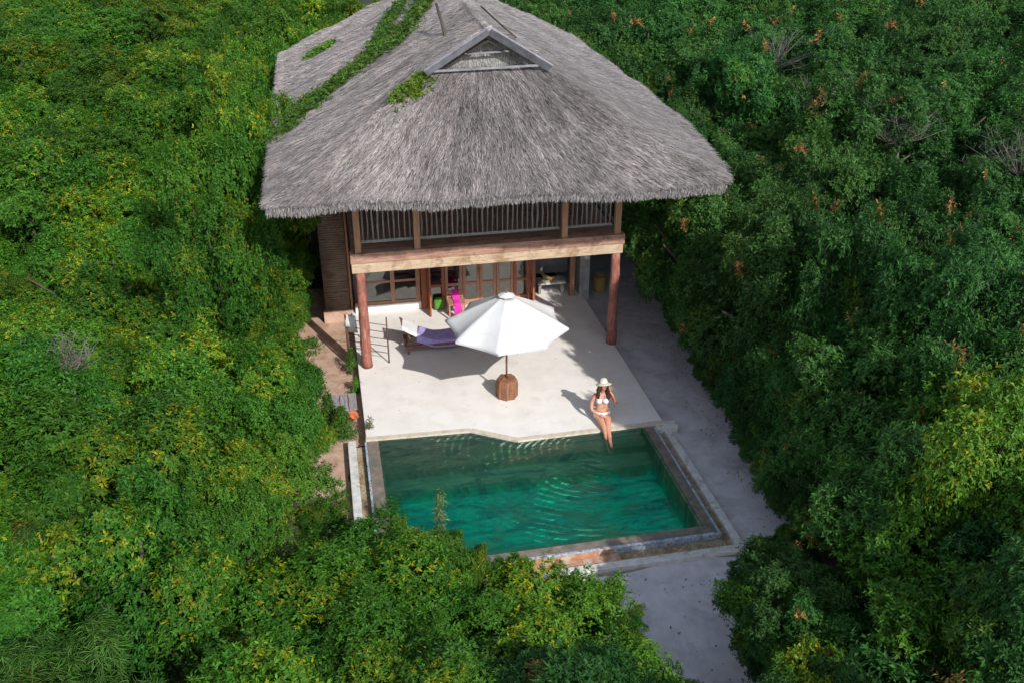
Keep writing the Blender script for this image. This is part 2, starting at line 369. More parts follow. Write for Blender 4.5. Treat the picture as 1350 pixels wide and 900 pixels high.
# gutter strip and kerbs
b = MB(); b.box(-.26, -.078, -4.05, .62, -.5, -.17); b.box(6.458, 6.63, -4.05, -.02, -.5, -.17); b.box(-.26, 6.63, -4.13, -3.866, -.5, -.172)
o = b.build('gravel_strip', M['gravel']); tag(o, kind='structure')
b = MB(); b.box(-.44, -.262, -4.3, .80, -.5, -.09, .004); b.box(6.632, 6.80, -4.13, -.16, -.5, -.09, .004); b.box(-.26, 6.80, -4.31, -4.133, -.5, -.10, .004)
o = b.build('kerb', M['white_kerb'], bevel=.015); tag(o, kind='structure')
b = MB(); b.box(6.46, 6.98, -.155, .10, -.5, -.012, .006); o = b.build('corner_block', M['white_kerb'], bevel=.02)
tag(o, 'square whitewashed block at the corner where deck, pool rim and kerb meet', 'block')
b = MB(); b.box(2.2, 4.3, -3.873, -3.863, -.17, -.045); b.box(2.3,4.4,-4.12,-3.875,-.17,-.155,.006); b.build('terracotta_facing', M['terracotta'], pool)
# loose stones in the gutter, as one uncountable scatter
b = MB()
for _ in range(900):
    s_ = random.choice([0,1,2])
    if s_ == 0: x, y = random.uniform(-.24,-.09), random.uniform(-3.9,.55)
    elif s_ == 1: x, y = random.uniform(6.47,6.62), random.uniform(-4,-.2)
    else: x, y = random.uniform(0,6.5), random.uniform(-4.11,-3.89)
    rr = random.uniform(.008,.022); z = -.168
    b.add([(x+rr*random.uniform(.7,1.3)*math.cos(a), y+rr*random.uniform(.7,1.3)*math.sin(a), z) for a in (0,1.26,2.5,3.8,5)]+[(x,y,z+rr)], [(0,1,5),(1,2,5),(2,3,5),(3,4,5),(4,0,5)])
tag(b.build('gravel', M['gravel']), kind='stuff')

# ------------------------------------------------------------------ house
house = empty('thatched_villa', (3.2, 7.5, 0), 'two storey timber villa with a huge grey thatched hip roof behind the deck', 'house')
H = house
def crooked(x, y, z0, z1, r0, r1, amp=.02, seed=0, n=12):
    return [(x+amp*noise.noise(Vector((seed, i*.5, 0))), y+amp*noise.noise(Vector((i*.5, seed, 3))), z0+(z1-z0)*i/n) for i in range(n+1)], [r0+(r1-r0)*i/n+.006*noise.noise(Vector((seed,i*.9,7))) for i in range(n+1)]
for k, x in enumerate((.207, 6.62)):
    b = MB(); pts, rad = crooked(x, 3.96, -.002, 2.6, .135, .112, .03, k*5+1); b.tube(pts, rad, 14); b.build('column', M['red_post'], H)
b = MB(); b.box(.02, 6.76, 3.85, 4.07, 2.60, 2.845, .004); b.build('lower_beam', M['tan_timber'], H, bevel=.012)
b = MB(); b.box(0.0, 6.79, 3.83, 4.09, 2.848, 3.10, .004); b.build('upper_beam', M['rose_timber'], H, bevel=.012)
b = MB(); b.box(.08, .26, 4.09, 7.2, 2.62, 2.84); b.box(6.53, 6.71, 4.09, 7.2, 2.62, 2.84)
for x in (1.4,2.6,3.8,5.0): b.box(x-.05, x+.05, 4.09, 7.0, 2.66, 2.84)
b.build('joist', M['tan_timber'], H)
b = MB()
for k in range(16):
    y0 = 4.10+k*.195
    b.box(.05, 6.74, y0, y0+.188, 2.95+random.uniform(-.003,.003), 3.0)
b.build('balcony_floor', M['rose_timber'], H)
for k, x in enumerate((.21, 1.62, 5.25, 6.615)):
    b = MB(); b.box(x-.075, x+.075, 3.89, 4.04, 3.102, 5.55, .004); b.build('balcony_post', M['upper_post'], H, bevel=.012)
rail = None
b = MB()
for x0, x1 in ((.285,1.545),(1.695,5.175),(5.325,6.54)):
    b.box(x0, x1, 4.14, 4.20, 3.24, 3.31, .004); b.box(x0, x1, 4.14, 4.20, 4.26, 4.32)
for y0, y1 in ((4.20,7.2),):
    for x in (.18, 6.62):
        b.box(x-.03, x+.03, y0, y1, 3.26, 3.33); b.box(x-.03, x+.03, y0, y1, 4.28, 4.34)
rail = b.build('railing', M['grey_pole'], H, bevel=.008)
def baluster(x, y):
    b = MB(); j = lambda a=.012: random.uniform(-a, a)
    b.tube([(x+j(), y+j(), 3.30), (x+j(), y+j(), 3.7), (x+j(), y+j(), 4.0), (x+j(), y+j(), 4.27)], [random.uniform(.016,.026)]*4, 6)
    b.build('baluster', M['grey_pole'], rail)
for x0, x1 in ((.285,1.545),(1.695,5.175),(5.325,6.54)):
    n = int(round((x1-x0)/.125))
    for i in range(n): baluster(x0+(x1-x0)*(i+.5)/n, 4.17)
for i in range(9): baluster(6.62, 4.6+i*.28)
# upper floor room
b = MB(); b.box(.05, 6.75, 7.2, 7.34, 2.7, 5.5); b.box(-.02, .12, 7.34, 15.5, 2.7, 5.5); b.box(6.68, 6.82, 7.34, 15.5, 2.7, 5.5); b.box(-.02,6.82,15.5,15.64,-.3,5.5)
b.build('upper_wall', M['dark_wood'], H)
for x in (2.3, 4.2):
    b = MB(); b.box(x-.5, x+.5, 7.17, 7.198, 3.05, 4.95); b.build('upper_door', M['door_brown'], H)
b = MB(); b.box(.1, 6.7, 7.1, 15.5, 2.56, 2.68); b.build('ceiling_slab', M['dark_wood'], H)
# side wall with horizontal cane cladding, left of the columns
b = MB(); b.box(-.74, -.05, 7.35, 12.5, -.05, 4.9); b.build('cane_wall', M['cane'], H, bevel=.01)
b = MB()
z = .0
while z < 4.85:
    h = random.uniform(.045,.075); b.tube([(-.755,7.325+random.uniform(-.006,.006),z+h/2),(-.06,7.325+random.uniform(-.006,.006),z+h/2+random.uniform(-.006,.006))], h/2, 6); z += h*1.02
b.build('cane_cladding', M['cane'], H)
b = MB(); b.box(-.82, .02, 7.18, 7.36, -.30, .06, .01); b.build('plinth', M['sand'], H, bevel=.015)
b = MB(); b.box(-.04, .02, 7.26, 7.34, .0, 4.9); b.build('corner_trim', M['upper_post'], H)
b = MB(); b.box(.03, .06, 7.345, 7.6, .0, 4.9); b.build('shadow_gap_board', M['dark_wood'], H)
# ground floor walls
b = MB(); b.box(.06, 5.22, 10.9, 11.0, 0, 2.6); b.box(.08, .16, 7.45, 10.9, 0, 2.6); b.box(5.14, 5.22, 7.5, 10.9, 0, 2.6); b.build('inner_wall', M['inner_wall'], H)
b = MB(); b.box(5.24, 6.66, 8.75, 8.85, 0, 2.6); b.build('alcove_wall', M['grey_plaster'], H)
b = MB(); b.box(6.58, 6.88, 7.05, 7.45, -.3, 2.6); b.box(6.70, 6.86, 7.45, 15.4, -.3, 2.72); b.build('side_wall', M['grey_plaster'], H, bevel=.01)
b = MB(); b.box(0.07, 1.93, 7.02, 7.16, 0, .22); b.build('low_wall', M['plaster'], H, bevel=.01)
# glazed front: frame posts, transom, rails, panes
fx = [(.36,'door_brown'),(1.15,'door_brown'),(1.86,'door_brown')]
win = MB()
for x, _ in fx: win.box(x-.06, x+.06, 7.04, 7.13, .222, 2.58)
win.box(.08, 1.92, 7.05, 7.12, .222, .30); win.box(.08, 1.92, 7.05, 7.12, 2.44, 2.58); win.box(.42, 1.80, 7.06, 7.11, .86, .93)
wf = win.build('window', M['door_brown'], H, bevel=.006)
b = MB()
for x0, x1 in ((.42,1.09),(1.21,1.80)):
    b.box(x0, x1, 7.08, 7.086, .30, .86); b.box(x0, x1, 7.08, 7.086, .93, 2.44)
b.build('pane', M['glass'], wf)
DX = [2.10, 2.62, 3.13, 3.62, 4.10, 4.60, 5.08]
for i in range(len(DX)-1):
    x0, x1 = DX[i]+.006, DX[i+1]-.006
    b = MB(); mm = M['door_red'] if i in (0, 5) else M['door_brown']; z0, z1 = .01, 2.54; fw = .085; y0, y1 = 7.0, 7.06
    b.box(x0, x0+fw, y0, y1, z0, z1); b.box(x1-fw, x1, y0, y1, z0, z1)
    b.box(x0+fw, x1-fw, y0+.004, y1-.004, z0, z0+.16); b.box(x0+fw, x1-fw, y0+.004, y1-.004, z1-.10, z1); b.box(x0+fw, x1-fw, y0+.004, y1-.004, .62, .70)
    dr = b.build('door', mm, H, bevel=.005)
    b = MB(); b.box(x0+fw, x1-fw, 7.026, 7.032, z0+.16, .62); b.box(x0+fw, x1-fw, 7.026, 7.032, .70, z1-.10); b.build('pane', M['glass'], dr)
    if i == 2:
        b = MB(); b.tube([(x1-.04,6.96,1.0),(x1-.04,6.96,1.15)], .009, 6); b.box(x1-.045,x1-.035,6.96,7.0,1.0,1.01); b.box(x1-.045,x1-.035,6.96,7.0,1.14,1.15); b.build('handle', M['metal'], dr)
for x in (2.02, 5.17):
    b = MB(); b.box(x-.075, x+.075, 6.94, 7.10, 0, 2.6, .003); b.build('door_post', M['door_red'], H, bevel=.01)
b = MB(); b.box(2.10, 5.09, 6.95, 7.09, 2.545, 2.6); b.build('door_head', M['door_red'], H)
# two folded open leaves
for x, s in ((2.13, 1), (5.06, -1)):
    b = MB(); y0, y1 = 6.40, 6.92
    b.box(x-.022, x+.022, y0, y0+.08, .02, 2.5); b.box(x-.022, x+.022, y1-.08, y1, .02, 2.5)
    for z0 in (.02, .62, 2.4): b.box(x-.018, x+.018, y0+.08, y1-.08, z0, z0+.10)
    dr = b.build('folded_door', M['door_red'], H, bevel=.004)
    b = MB(); b.box(x-.003, x+.003, y0+.08, y1-.08, .12, .62); b.box(x-.003, x+.003, y0+.08, y1-.08, .72, 2.4); b.build('pane', M['glass'], dr)
b = MB(); b.box(6.28, 6.42, 6.98, 7.12, 0, 2.6, .003); b.build('alcove_post', M['upper_post'], H, bevel=.01)
b = MB(); b.box(.1, 5.1, 9.4, 9.5, .3, 2.3); b.build('curtain', M['inner_wall'], H)

# --- roof
FL, FR, BL, BR = Vector((-1.60,1.28,5.33)), Vector((8.12,1.22,5.17)), Vector((-1.62,17.3,5.30)), Vector((9.35,18.6,5.30))
GL, GR, R0, R1 = Vector((1.86,3.25,7.31)), Vector((4.64,3.25,7.31)), Vector((3.25,3.05,8.22)), Vector((3.5,13.3,8.25))
def roofpt(face, s, t):
    if face == 'front':
        a = FL.lerp(FR, s); a = a + Vector((0, -.10*math.sin(math.pi*s), 0)); c = GL.lerp(GR, s); P = a.lerp(c, t); P.z -= .05*math.sin(math.pi*t)
    elif face == 'back':
        a = BR.lerp(BL, s); P = a.lerp(R1, t)
    elif face == 'left':
        a = FL.lerp(BL, s); T1 = .70
        A_ = FL.lerp(GL, t/T1) if t < T1 else GL.lerp(R0, (t-T1)/(1-T1)); A_ = A_.copy(); A_.z -= .05*math.sin(math.pi*min(1, t/T1))
        B_ = BL.lerp(R1, t); P = A_.lerp(B_, s)
    else:
        T1 = .70
        A_ = FR.lerp(GR, t/T1) if t < T1 else GR.lerp(R0, (t-T1)/(1-T1)); A_ = A_.copy(); A_.z -= .05*math.sin(math.pi*min(1, t/T1))
        B_ = BR.lerp(R1, t); P = A_.lerp(B_, s); P.x += .55*math.sin(math.pi*min(1, s*1.1)**.6)*(1-t)**2
    q = P*.55; P = P + Vector((0,0,.10*noise.noise(q)+.035*noise.noise(P*2.2)))
    return P
vs = []; fs = []; tints = []
def base_face(face, nu, nv, off=0, flip=False):
    n0 = len(vs)
    for j in range(nv+1):
        for i in range(nu+1):
            P = roofpt(face, i/nu, j/nv)
            if off:
                P.z -= off
                if j == 0:
                    c = Vector((3.6, 9.5, P.z)); P = P + (c-P).normalized()*.12
            vs.append(P)
    for j in range(nv):
        for i in range(nu):
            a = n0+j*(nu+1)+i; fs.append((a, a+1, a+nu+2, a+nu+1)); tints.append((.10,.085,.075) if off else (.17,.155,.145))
    return n0
for face, nu, nv in (('front',60,24),('left',60,24),('right',60,24),('back',40,16)):
    a0 = base_face(face, nu, nv); b0 = base_face(face, nu, nv, .20)
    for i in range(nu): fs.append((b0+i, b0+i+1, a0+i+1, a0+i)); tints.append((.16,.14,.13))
V = np.array([tuple(v) for v in vs]); F = np.array(fs); C = np.array(tints)
# straws laid down the slopes
def straws(face, n, tlo=0, thi=1, slo=0, shi=1, bias=1.0):
    P = np.zeros((n,4,3)); col_ = np.zeros((n,3)); e = .01
    for k in range(n):
        s = slo+(shi-slo)*random.random(); t = tlo+(thi-tlo)*random.random()**bias
        p0 = roofpt(face, s, t); du = (roofpt(face, s, min(1,t+e)) - roofpt(face, s, max(0,t-e))).normalized()
        sd = (roofpt(face, min(1,s+e), t) - roofpt(face, max(0,s-e), t))
        sd = sd.normalized() if sd.length > 1e-6 else Vector((1,0,0))
        nr = sd.cross(du).normalized()
        if nr.z < 0: nr = -nr
        # slow wandering of the straw direction
        q = p0*.8; ang = .34*noise.noise(q*1.3)+.26*noise.noise(q*4)+random.gauss(0,.17)
        L = random.uniform(.10,.30); wd = random.uniform(.003,.008)
        dn = (-du*math.cos(ang) + sd*math.sin(ang)).normalized(); wv = dn.cross(nr).normalized()
        h0 = random.uniform(-.01,.02); h1 = h0+random.uniform(.005,.05)
        a = p0-dn*L*.5+nr*h0; b_ = p0+dn*L*.5+nr*h1
        P[k] = [a-wv*wd, a+wv*wd, b_+wv*wd*.5, b_-wv*wd*.5]
        sh = random.random()
        patch = noise.noise(p0*.55+Vector((4,2,8)))*.5+.5; st = noise.noise(Vector((p0.x*3.2, p0.y*3.2, p0.z*.9)))
        v = .125+.34*sh**.9*(.62+.6*patch)*(1+.40*st)
        lane = noise.noise(Vector((s*(34 if face != 'left' else 46), t*2.2, 3)))+.6*noise.noise(Vector((s*90, t*4, 8)))
        v *= 1+.36*lane
        if random.random() < .16: v *= .35
        if random.random() < .09: v *= 1.4
        v = max(.03, min(v, .72))
        warm = random.uniform(-.035,.05)
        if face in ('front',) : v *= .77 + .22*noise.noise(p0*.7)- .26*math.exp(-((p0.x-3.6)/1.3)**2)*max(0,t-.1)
        if face in ('left',) : v *= 1.7; warm += .045  # left slope painted lighter and warmer to offset the sun grazing it
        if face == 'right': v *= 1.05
        col_[k] = (v*(1+warm), v*.90, v*(.875-warm*.9))
    return P.reshape(-1,3), col_
allV = [V]; allF = [F]; allC = [C]; off = len(V)
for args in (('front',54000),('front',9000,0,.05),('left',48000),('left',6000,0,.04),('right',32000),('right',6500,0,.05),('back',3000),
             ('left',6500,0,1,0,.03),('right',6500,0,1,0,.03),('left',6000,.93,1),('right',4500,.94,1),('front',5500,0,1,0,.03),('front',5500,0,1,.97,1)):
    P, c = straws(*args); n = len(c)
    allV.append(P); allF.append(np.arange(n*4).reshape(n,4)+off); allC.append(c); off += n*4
# ragged fringe hanging at the eaves
P = []; c = []
for face, n, s1 in (('front',13000,1),('left',8000,1),('right',9000,1)):
    for k in range(n):
        s = random.random(); p = roofpt(face, s, 0.0); o_ = p-Vector((3.6,9.5,p.z)); o_.z = 0
        nrm = Vector((0,-1,0)) if face == 'front' else Vector((-1 if face == 'left' else 1, 0, 0)); 
        L = random.uniform(.03,.11); wd = random.uniform(.003,.007); z0 = random.uniform(.02,-.19)
        tg = Vector((1,0,0)) if face == 'front' else Vector((0,1,0))
        a = p+nrm*random.uniform(-.03,.03)*1.0-nrm*(.5*max(0,-z0-.06))+Vector((0,0,z0)); d_ = (nrm*random.uniform(-.1,.45)+Vector((0,0,-1))+tg*random.gauss(0,.2)).normalized()
        b_ = a+d_*L; P += [a-tg*wd, a+tg*wd, b_+tg*wd*.5, b_-tg*wd*.5]
        v = random.uniform(.08,.40); c.append((v,v*.92,v*.90))
P = np.array([tuple(q) for q in P]); n = len(c)
allV.append(P); allF.append(np.arange(n*4).reshape(n,4)+off); allC.append(np.array(c))
me = np_mesh('roof', np.concatenate(allV), np.concatenate(allF), np.concatenate(allC), M['straw'])
roof = link(bpy.data.objects.new('roof', me), H); roof.location = -H.location
# gable triangle of thatch behind the barge boards
PG = []; CG = []
g0 = Vector((1.95,3.42,7.27)); g1 = Vector((4.55,3.42,7.27)); g2 = Vector((3.25,3.38,8.12))
VG = [g0, g1, g2, g2]; CG = [(.19,.175,.16)]
for k in range(4200):
    a_, b__ = random.random(), random.random()
    if a_+b__ > 1: a_, b__ = 1-a_, 1-b__
    p = g0+(g1-g0)*a_+(g2-g0)*b__; ang = random.gauss(0,.16); L = random.uniform(.08,.22); wd = random.uniform(.005,.012)
    d_ = Vector((math.sin(ang), -.10, -math.cos(ang))); y_ = -random.uniform(.01,.04); a = p-d_*L*.5+Vector((0,y_,0)); b2 = p+d_*L*.5+Vector((0,y_-.01,0)); wv = Vector((wd,0,0))
    VG += [a-wv, a+wv, b2+wv*.5, b2-wv*.5]; v = random.uniform(.12,.42); CG.append((v,v*.95,v*.9))
VG = np.array([tuple(q) for q in VG]); me = np_mesh('gable_thatch', VG, np.arange(len(VG)).reshape(-1,4), np.array(CG), M['straw'])
o = link(bpy.data.objects.new('gable_thatch', me), roof)
for sx in (-1, 1):
    b = MB(); b.bar((3.25+sx*.02,3.02,8.20),(3.25+sx*1.36,3.08,7.38),.05,.21,(0,-.75,1)); b.build('barge_board', M['barge'], roof, bevel=.006)
b = MB(); b.bar((2.02,3.14,7.40),(4.42,3.14,7.44),.04,.045); b.bar((2.75,3.18,7.72),(3.70,3.18,7.75),.03,.035); b.build('batten', M['barge'], roof)
b = MB(); b.tube([(2.62,5.0,7.66),(2.60,5.6,7.98),(2.58,6.4,8.30)], [.045,.04,.032], 8); b.build('roof_pole', M['bark'], roof)
b = MB(); b.tube([(4.15,4.6,7.78),(3.95,5.6,7.95),(3.8,7.2,8.10)], .022, 6); b.build('ridge_pole', M['bark'], roof)

# ------------------------------------------------------------------ leaf clumps
def leaves(tips, dirs, nl, L, W, colr, droop=.25, spread=1.0, fold=.25, jit=.25):
    """rosettes of nl leaves around each twig tip. tips, dirs (n,3); colr (n,3) -> V,F,C"""
    n = len(tips); dirs = unit(dirs)
    up = np.tile([0,0,1.], (n,1)); a = unit(np.cross(dirs, up)+1e-3); b = np.cross(dirs, a)
    ph = rng.uniform(0, 6.28, (n,1)) + np.arange(nl)*2*np.pi/nl + rng.normal(0,.25,(n,nl))
    out = a[:,None]*np.cos(ph)[...,None] + b[:,None]*np.sin(ph)[...,None]
    ld = unit(out*spread + dirs[:,None]*rng.uniform(.1,.9,(n,nl))[...,None] + np.array([0,0,-droop]) + rng.normal(0,jit*.5,(n,nl,3)))
    LL = (L*rng.uniform(.65,1.2,(n,nl)))[...,None]; WW = (W*rng.uniform(.75,1.2,(n,nl)))[...,None]
    base = tips[:,None] + dirs[:,None]*rng.uniform(-.05,.03,(n,nl))[...,None]
    sd = unit(np.cross(ld, dirs[:,None]+rng.normal(0,.35,(n,nl,3))))
    nn = np.cross(sd, ld)
    p0 = base; p1 = base+ld*LL*.45+sd*WW*.5+nn*WW*fold; p3 = base+ld*LL*.45-sd*WW*.5+nn*WW*fold; p2 = base+ld*LL+np.array([0,0,-1])*LL*.12*droop*2
    V = np.stack([p0,p1,p2,p3], 2).reshape(-1,3)
    m = n*nl; idx = np.arange(m)*4
    F = np.stack([np.stack([idx,idx+1,idx+2],1), np.stack([idx,idx+2,idx+3],1)],1).reshape(-1,3)
    C = np.repeat(colr, nl, 0)*rng.uniform(.65,1.35,(m,1)); C = np.repeat(C, 2, 0)
    return V, F, C
def crown_mesh(name, seed, kind):
    """unit crown: radius about 1, height about 2 (z -1..1); scaled per tree"""
    global rng
    rng = np.random.default_rng(seed)
    nl_ = {'bright':(20,34),'dark':(24,30),'feather':(14,22)}[kind][0]
    # lobes over the dome
    cs = []; rs = []
    for i in range(nl_):
        z = rng.uniform(-.75,.82); a = i*2.39996+rng.uniform(-.5,.5); rr = math.sqrt(max(0,1-z*z))*rng.uniform(.50,.92)
        cs.append((rr*math.cos(a), rr*math.sin(a), z*.78)); rs.append(rng.uniform(.17,.36) if kind != 'dark' else rng.uniform(.14,.31))
    cs.append((0,0,-.05)); rs.append(.50)
    cs.append((0,0,.62)); rs.append(.30)
    cs = np.array(cs); rs = np.array(rs)
    n = {'bright':8200,'dark':7000,'feather':3000}[kind]
    wgt = rs**2; wgt /= wgt.sum(); li = rng.choice(len(cs), n, p=wgt)
    d = unit(rng.normal(0,1,(n,3)) + np.array([0,0,.45]) + cs[li]*.7)
    tips = cs[li]+d*(rs[li]*np.clip(rng.normal(.98,.13,n),.55,1.45))[:,None]
    ud = unit(tips)
    lump = np.array([noise.noise(Vector(tuple(v*2.6+seed*1.7)))+.6*noise.noise(Vector(tuple(v*6.5+seed))) for v in ud])
    tips = tips*(1+(.26 if kind == 'dark' else .30)*lump)[:,None]
    d = unit(d + np.array([0,0,.35]))
    # tone: outer, high tips are the young ones
    h = np.clip((tips[:,2]+1)/2,0,1); rad = np.linalg.norm(tips,axis=1)
    q = rng.uniform(0,1,n); lobe_tone = rng.uniform(0,1,len(cs))[li]
    if kind == 'bright':
        c0 = np.array([.032,.120,.012]); c1 = np.array([.092,.208,.014]); c2 = np.array([.25,.29,.012])
        m = np.clip(lobe_tone*.6+q*.55+h*.2-.25,0,1)[:,None]; C = c0*(1-m)+c1*m
        yl = (q*.5+lobe_tone*.6+h*.12 > .99); C[yl] = c2*rng.uniform(.6,1,(yl.sum(),1)); L, W, k = .049, .019, 8
    elif kind == 'dark':
        c0 = np.array([.024,.090,.018]); c1 = np.array([.064,.165,.028])
        m = np.clip(lobe_tone*.5+q*.5+h*.25-.2,0,1)[:,None]; C = c0*(1-m)+c1*m
        hc = unit(rng.normal(0,1,(6,3))+np.array([0,0,1.0])); dd = (unit(tips)@hc.T).max(1); w = (dd > .9965) & (rad > .78) & (q > .2); C[w] = np.array([.42,.23,.07])*rng.uniform(.5,1.0,(w.sum(),1))
        yl = (lobe_tone > .88) & ~w & (q > .35); C[yl] = np.array([.10,.185,.022]); L, W, k = .056, .019, 8
    else:
        c0 = np.array([.035,.110,.018]); c1 = np.array([.085,.180,.025])
        m = np.clip(lobe_tone*.5+q*.5,0,1)[:,None]; C = c0*(1-m)+c1*m
        yl = (lobe_tone > .86) & (q > .5); C[yl] = np.array([.19,.20,.03]); L, W, k = .12, .007, 14
    V, F, C = leaves(tips, d, k, L, W, C, droop=.12 if kind != 'feather' else .6, spread=.95 if kind != 'feather' else .8)
    return np_mesh(name, V, F, C, M['leaf'])
def trunk_mesh(seed):
    random.seed(seed); b = MB()
    b.tube([(0,0,0),(.04,.02,.5),(-.02,.05,1.0)], [.075,.06,.045], 7)
    for i in range(6):
        a = i*1.05+random.uniform(-.3,.3); e = (.75*math.cos(a), .75*math.sin(a), random.uniform(1.0,1.6))
        b.tube([(0,.03,.45+.09*i),(e[0]*.5,e[1]*.5,.5+e[2]*.45),e], [.035,.024,.01], 5)
    b.tube([(-.02,.05,1.0),(.1,-.05,1.65)], [.045,.012], 5)
    me = bpy.data.meshes.new('trunk'); me.from_pydata(b.v, [], b.f); me.polygons.foreach_set('use_smooth', [True]*len(b.f)); me.materials.append(M['bark']); me.update()
    return me
CR = {'bright':[crown_mesh('crown',100+i,'bright') for i in range(6)], 'dark':[crown_mesh('crown',200+i,'dark') for i in range(7)], 'feather':[crown_mesh('crown',300+i,'feather') for i in range(2)]}
TK = [trunk_mesh(50+i) for i in range(3)]
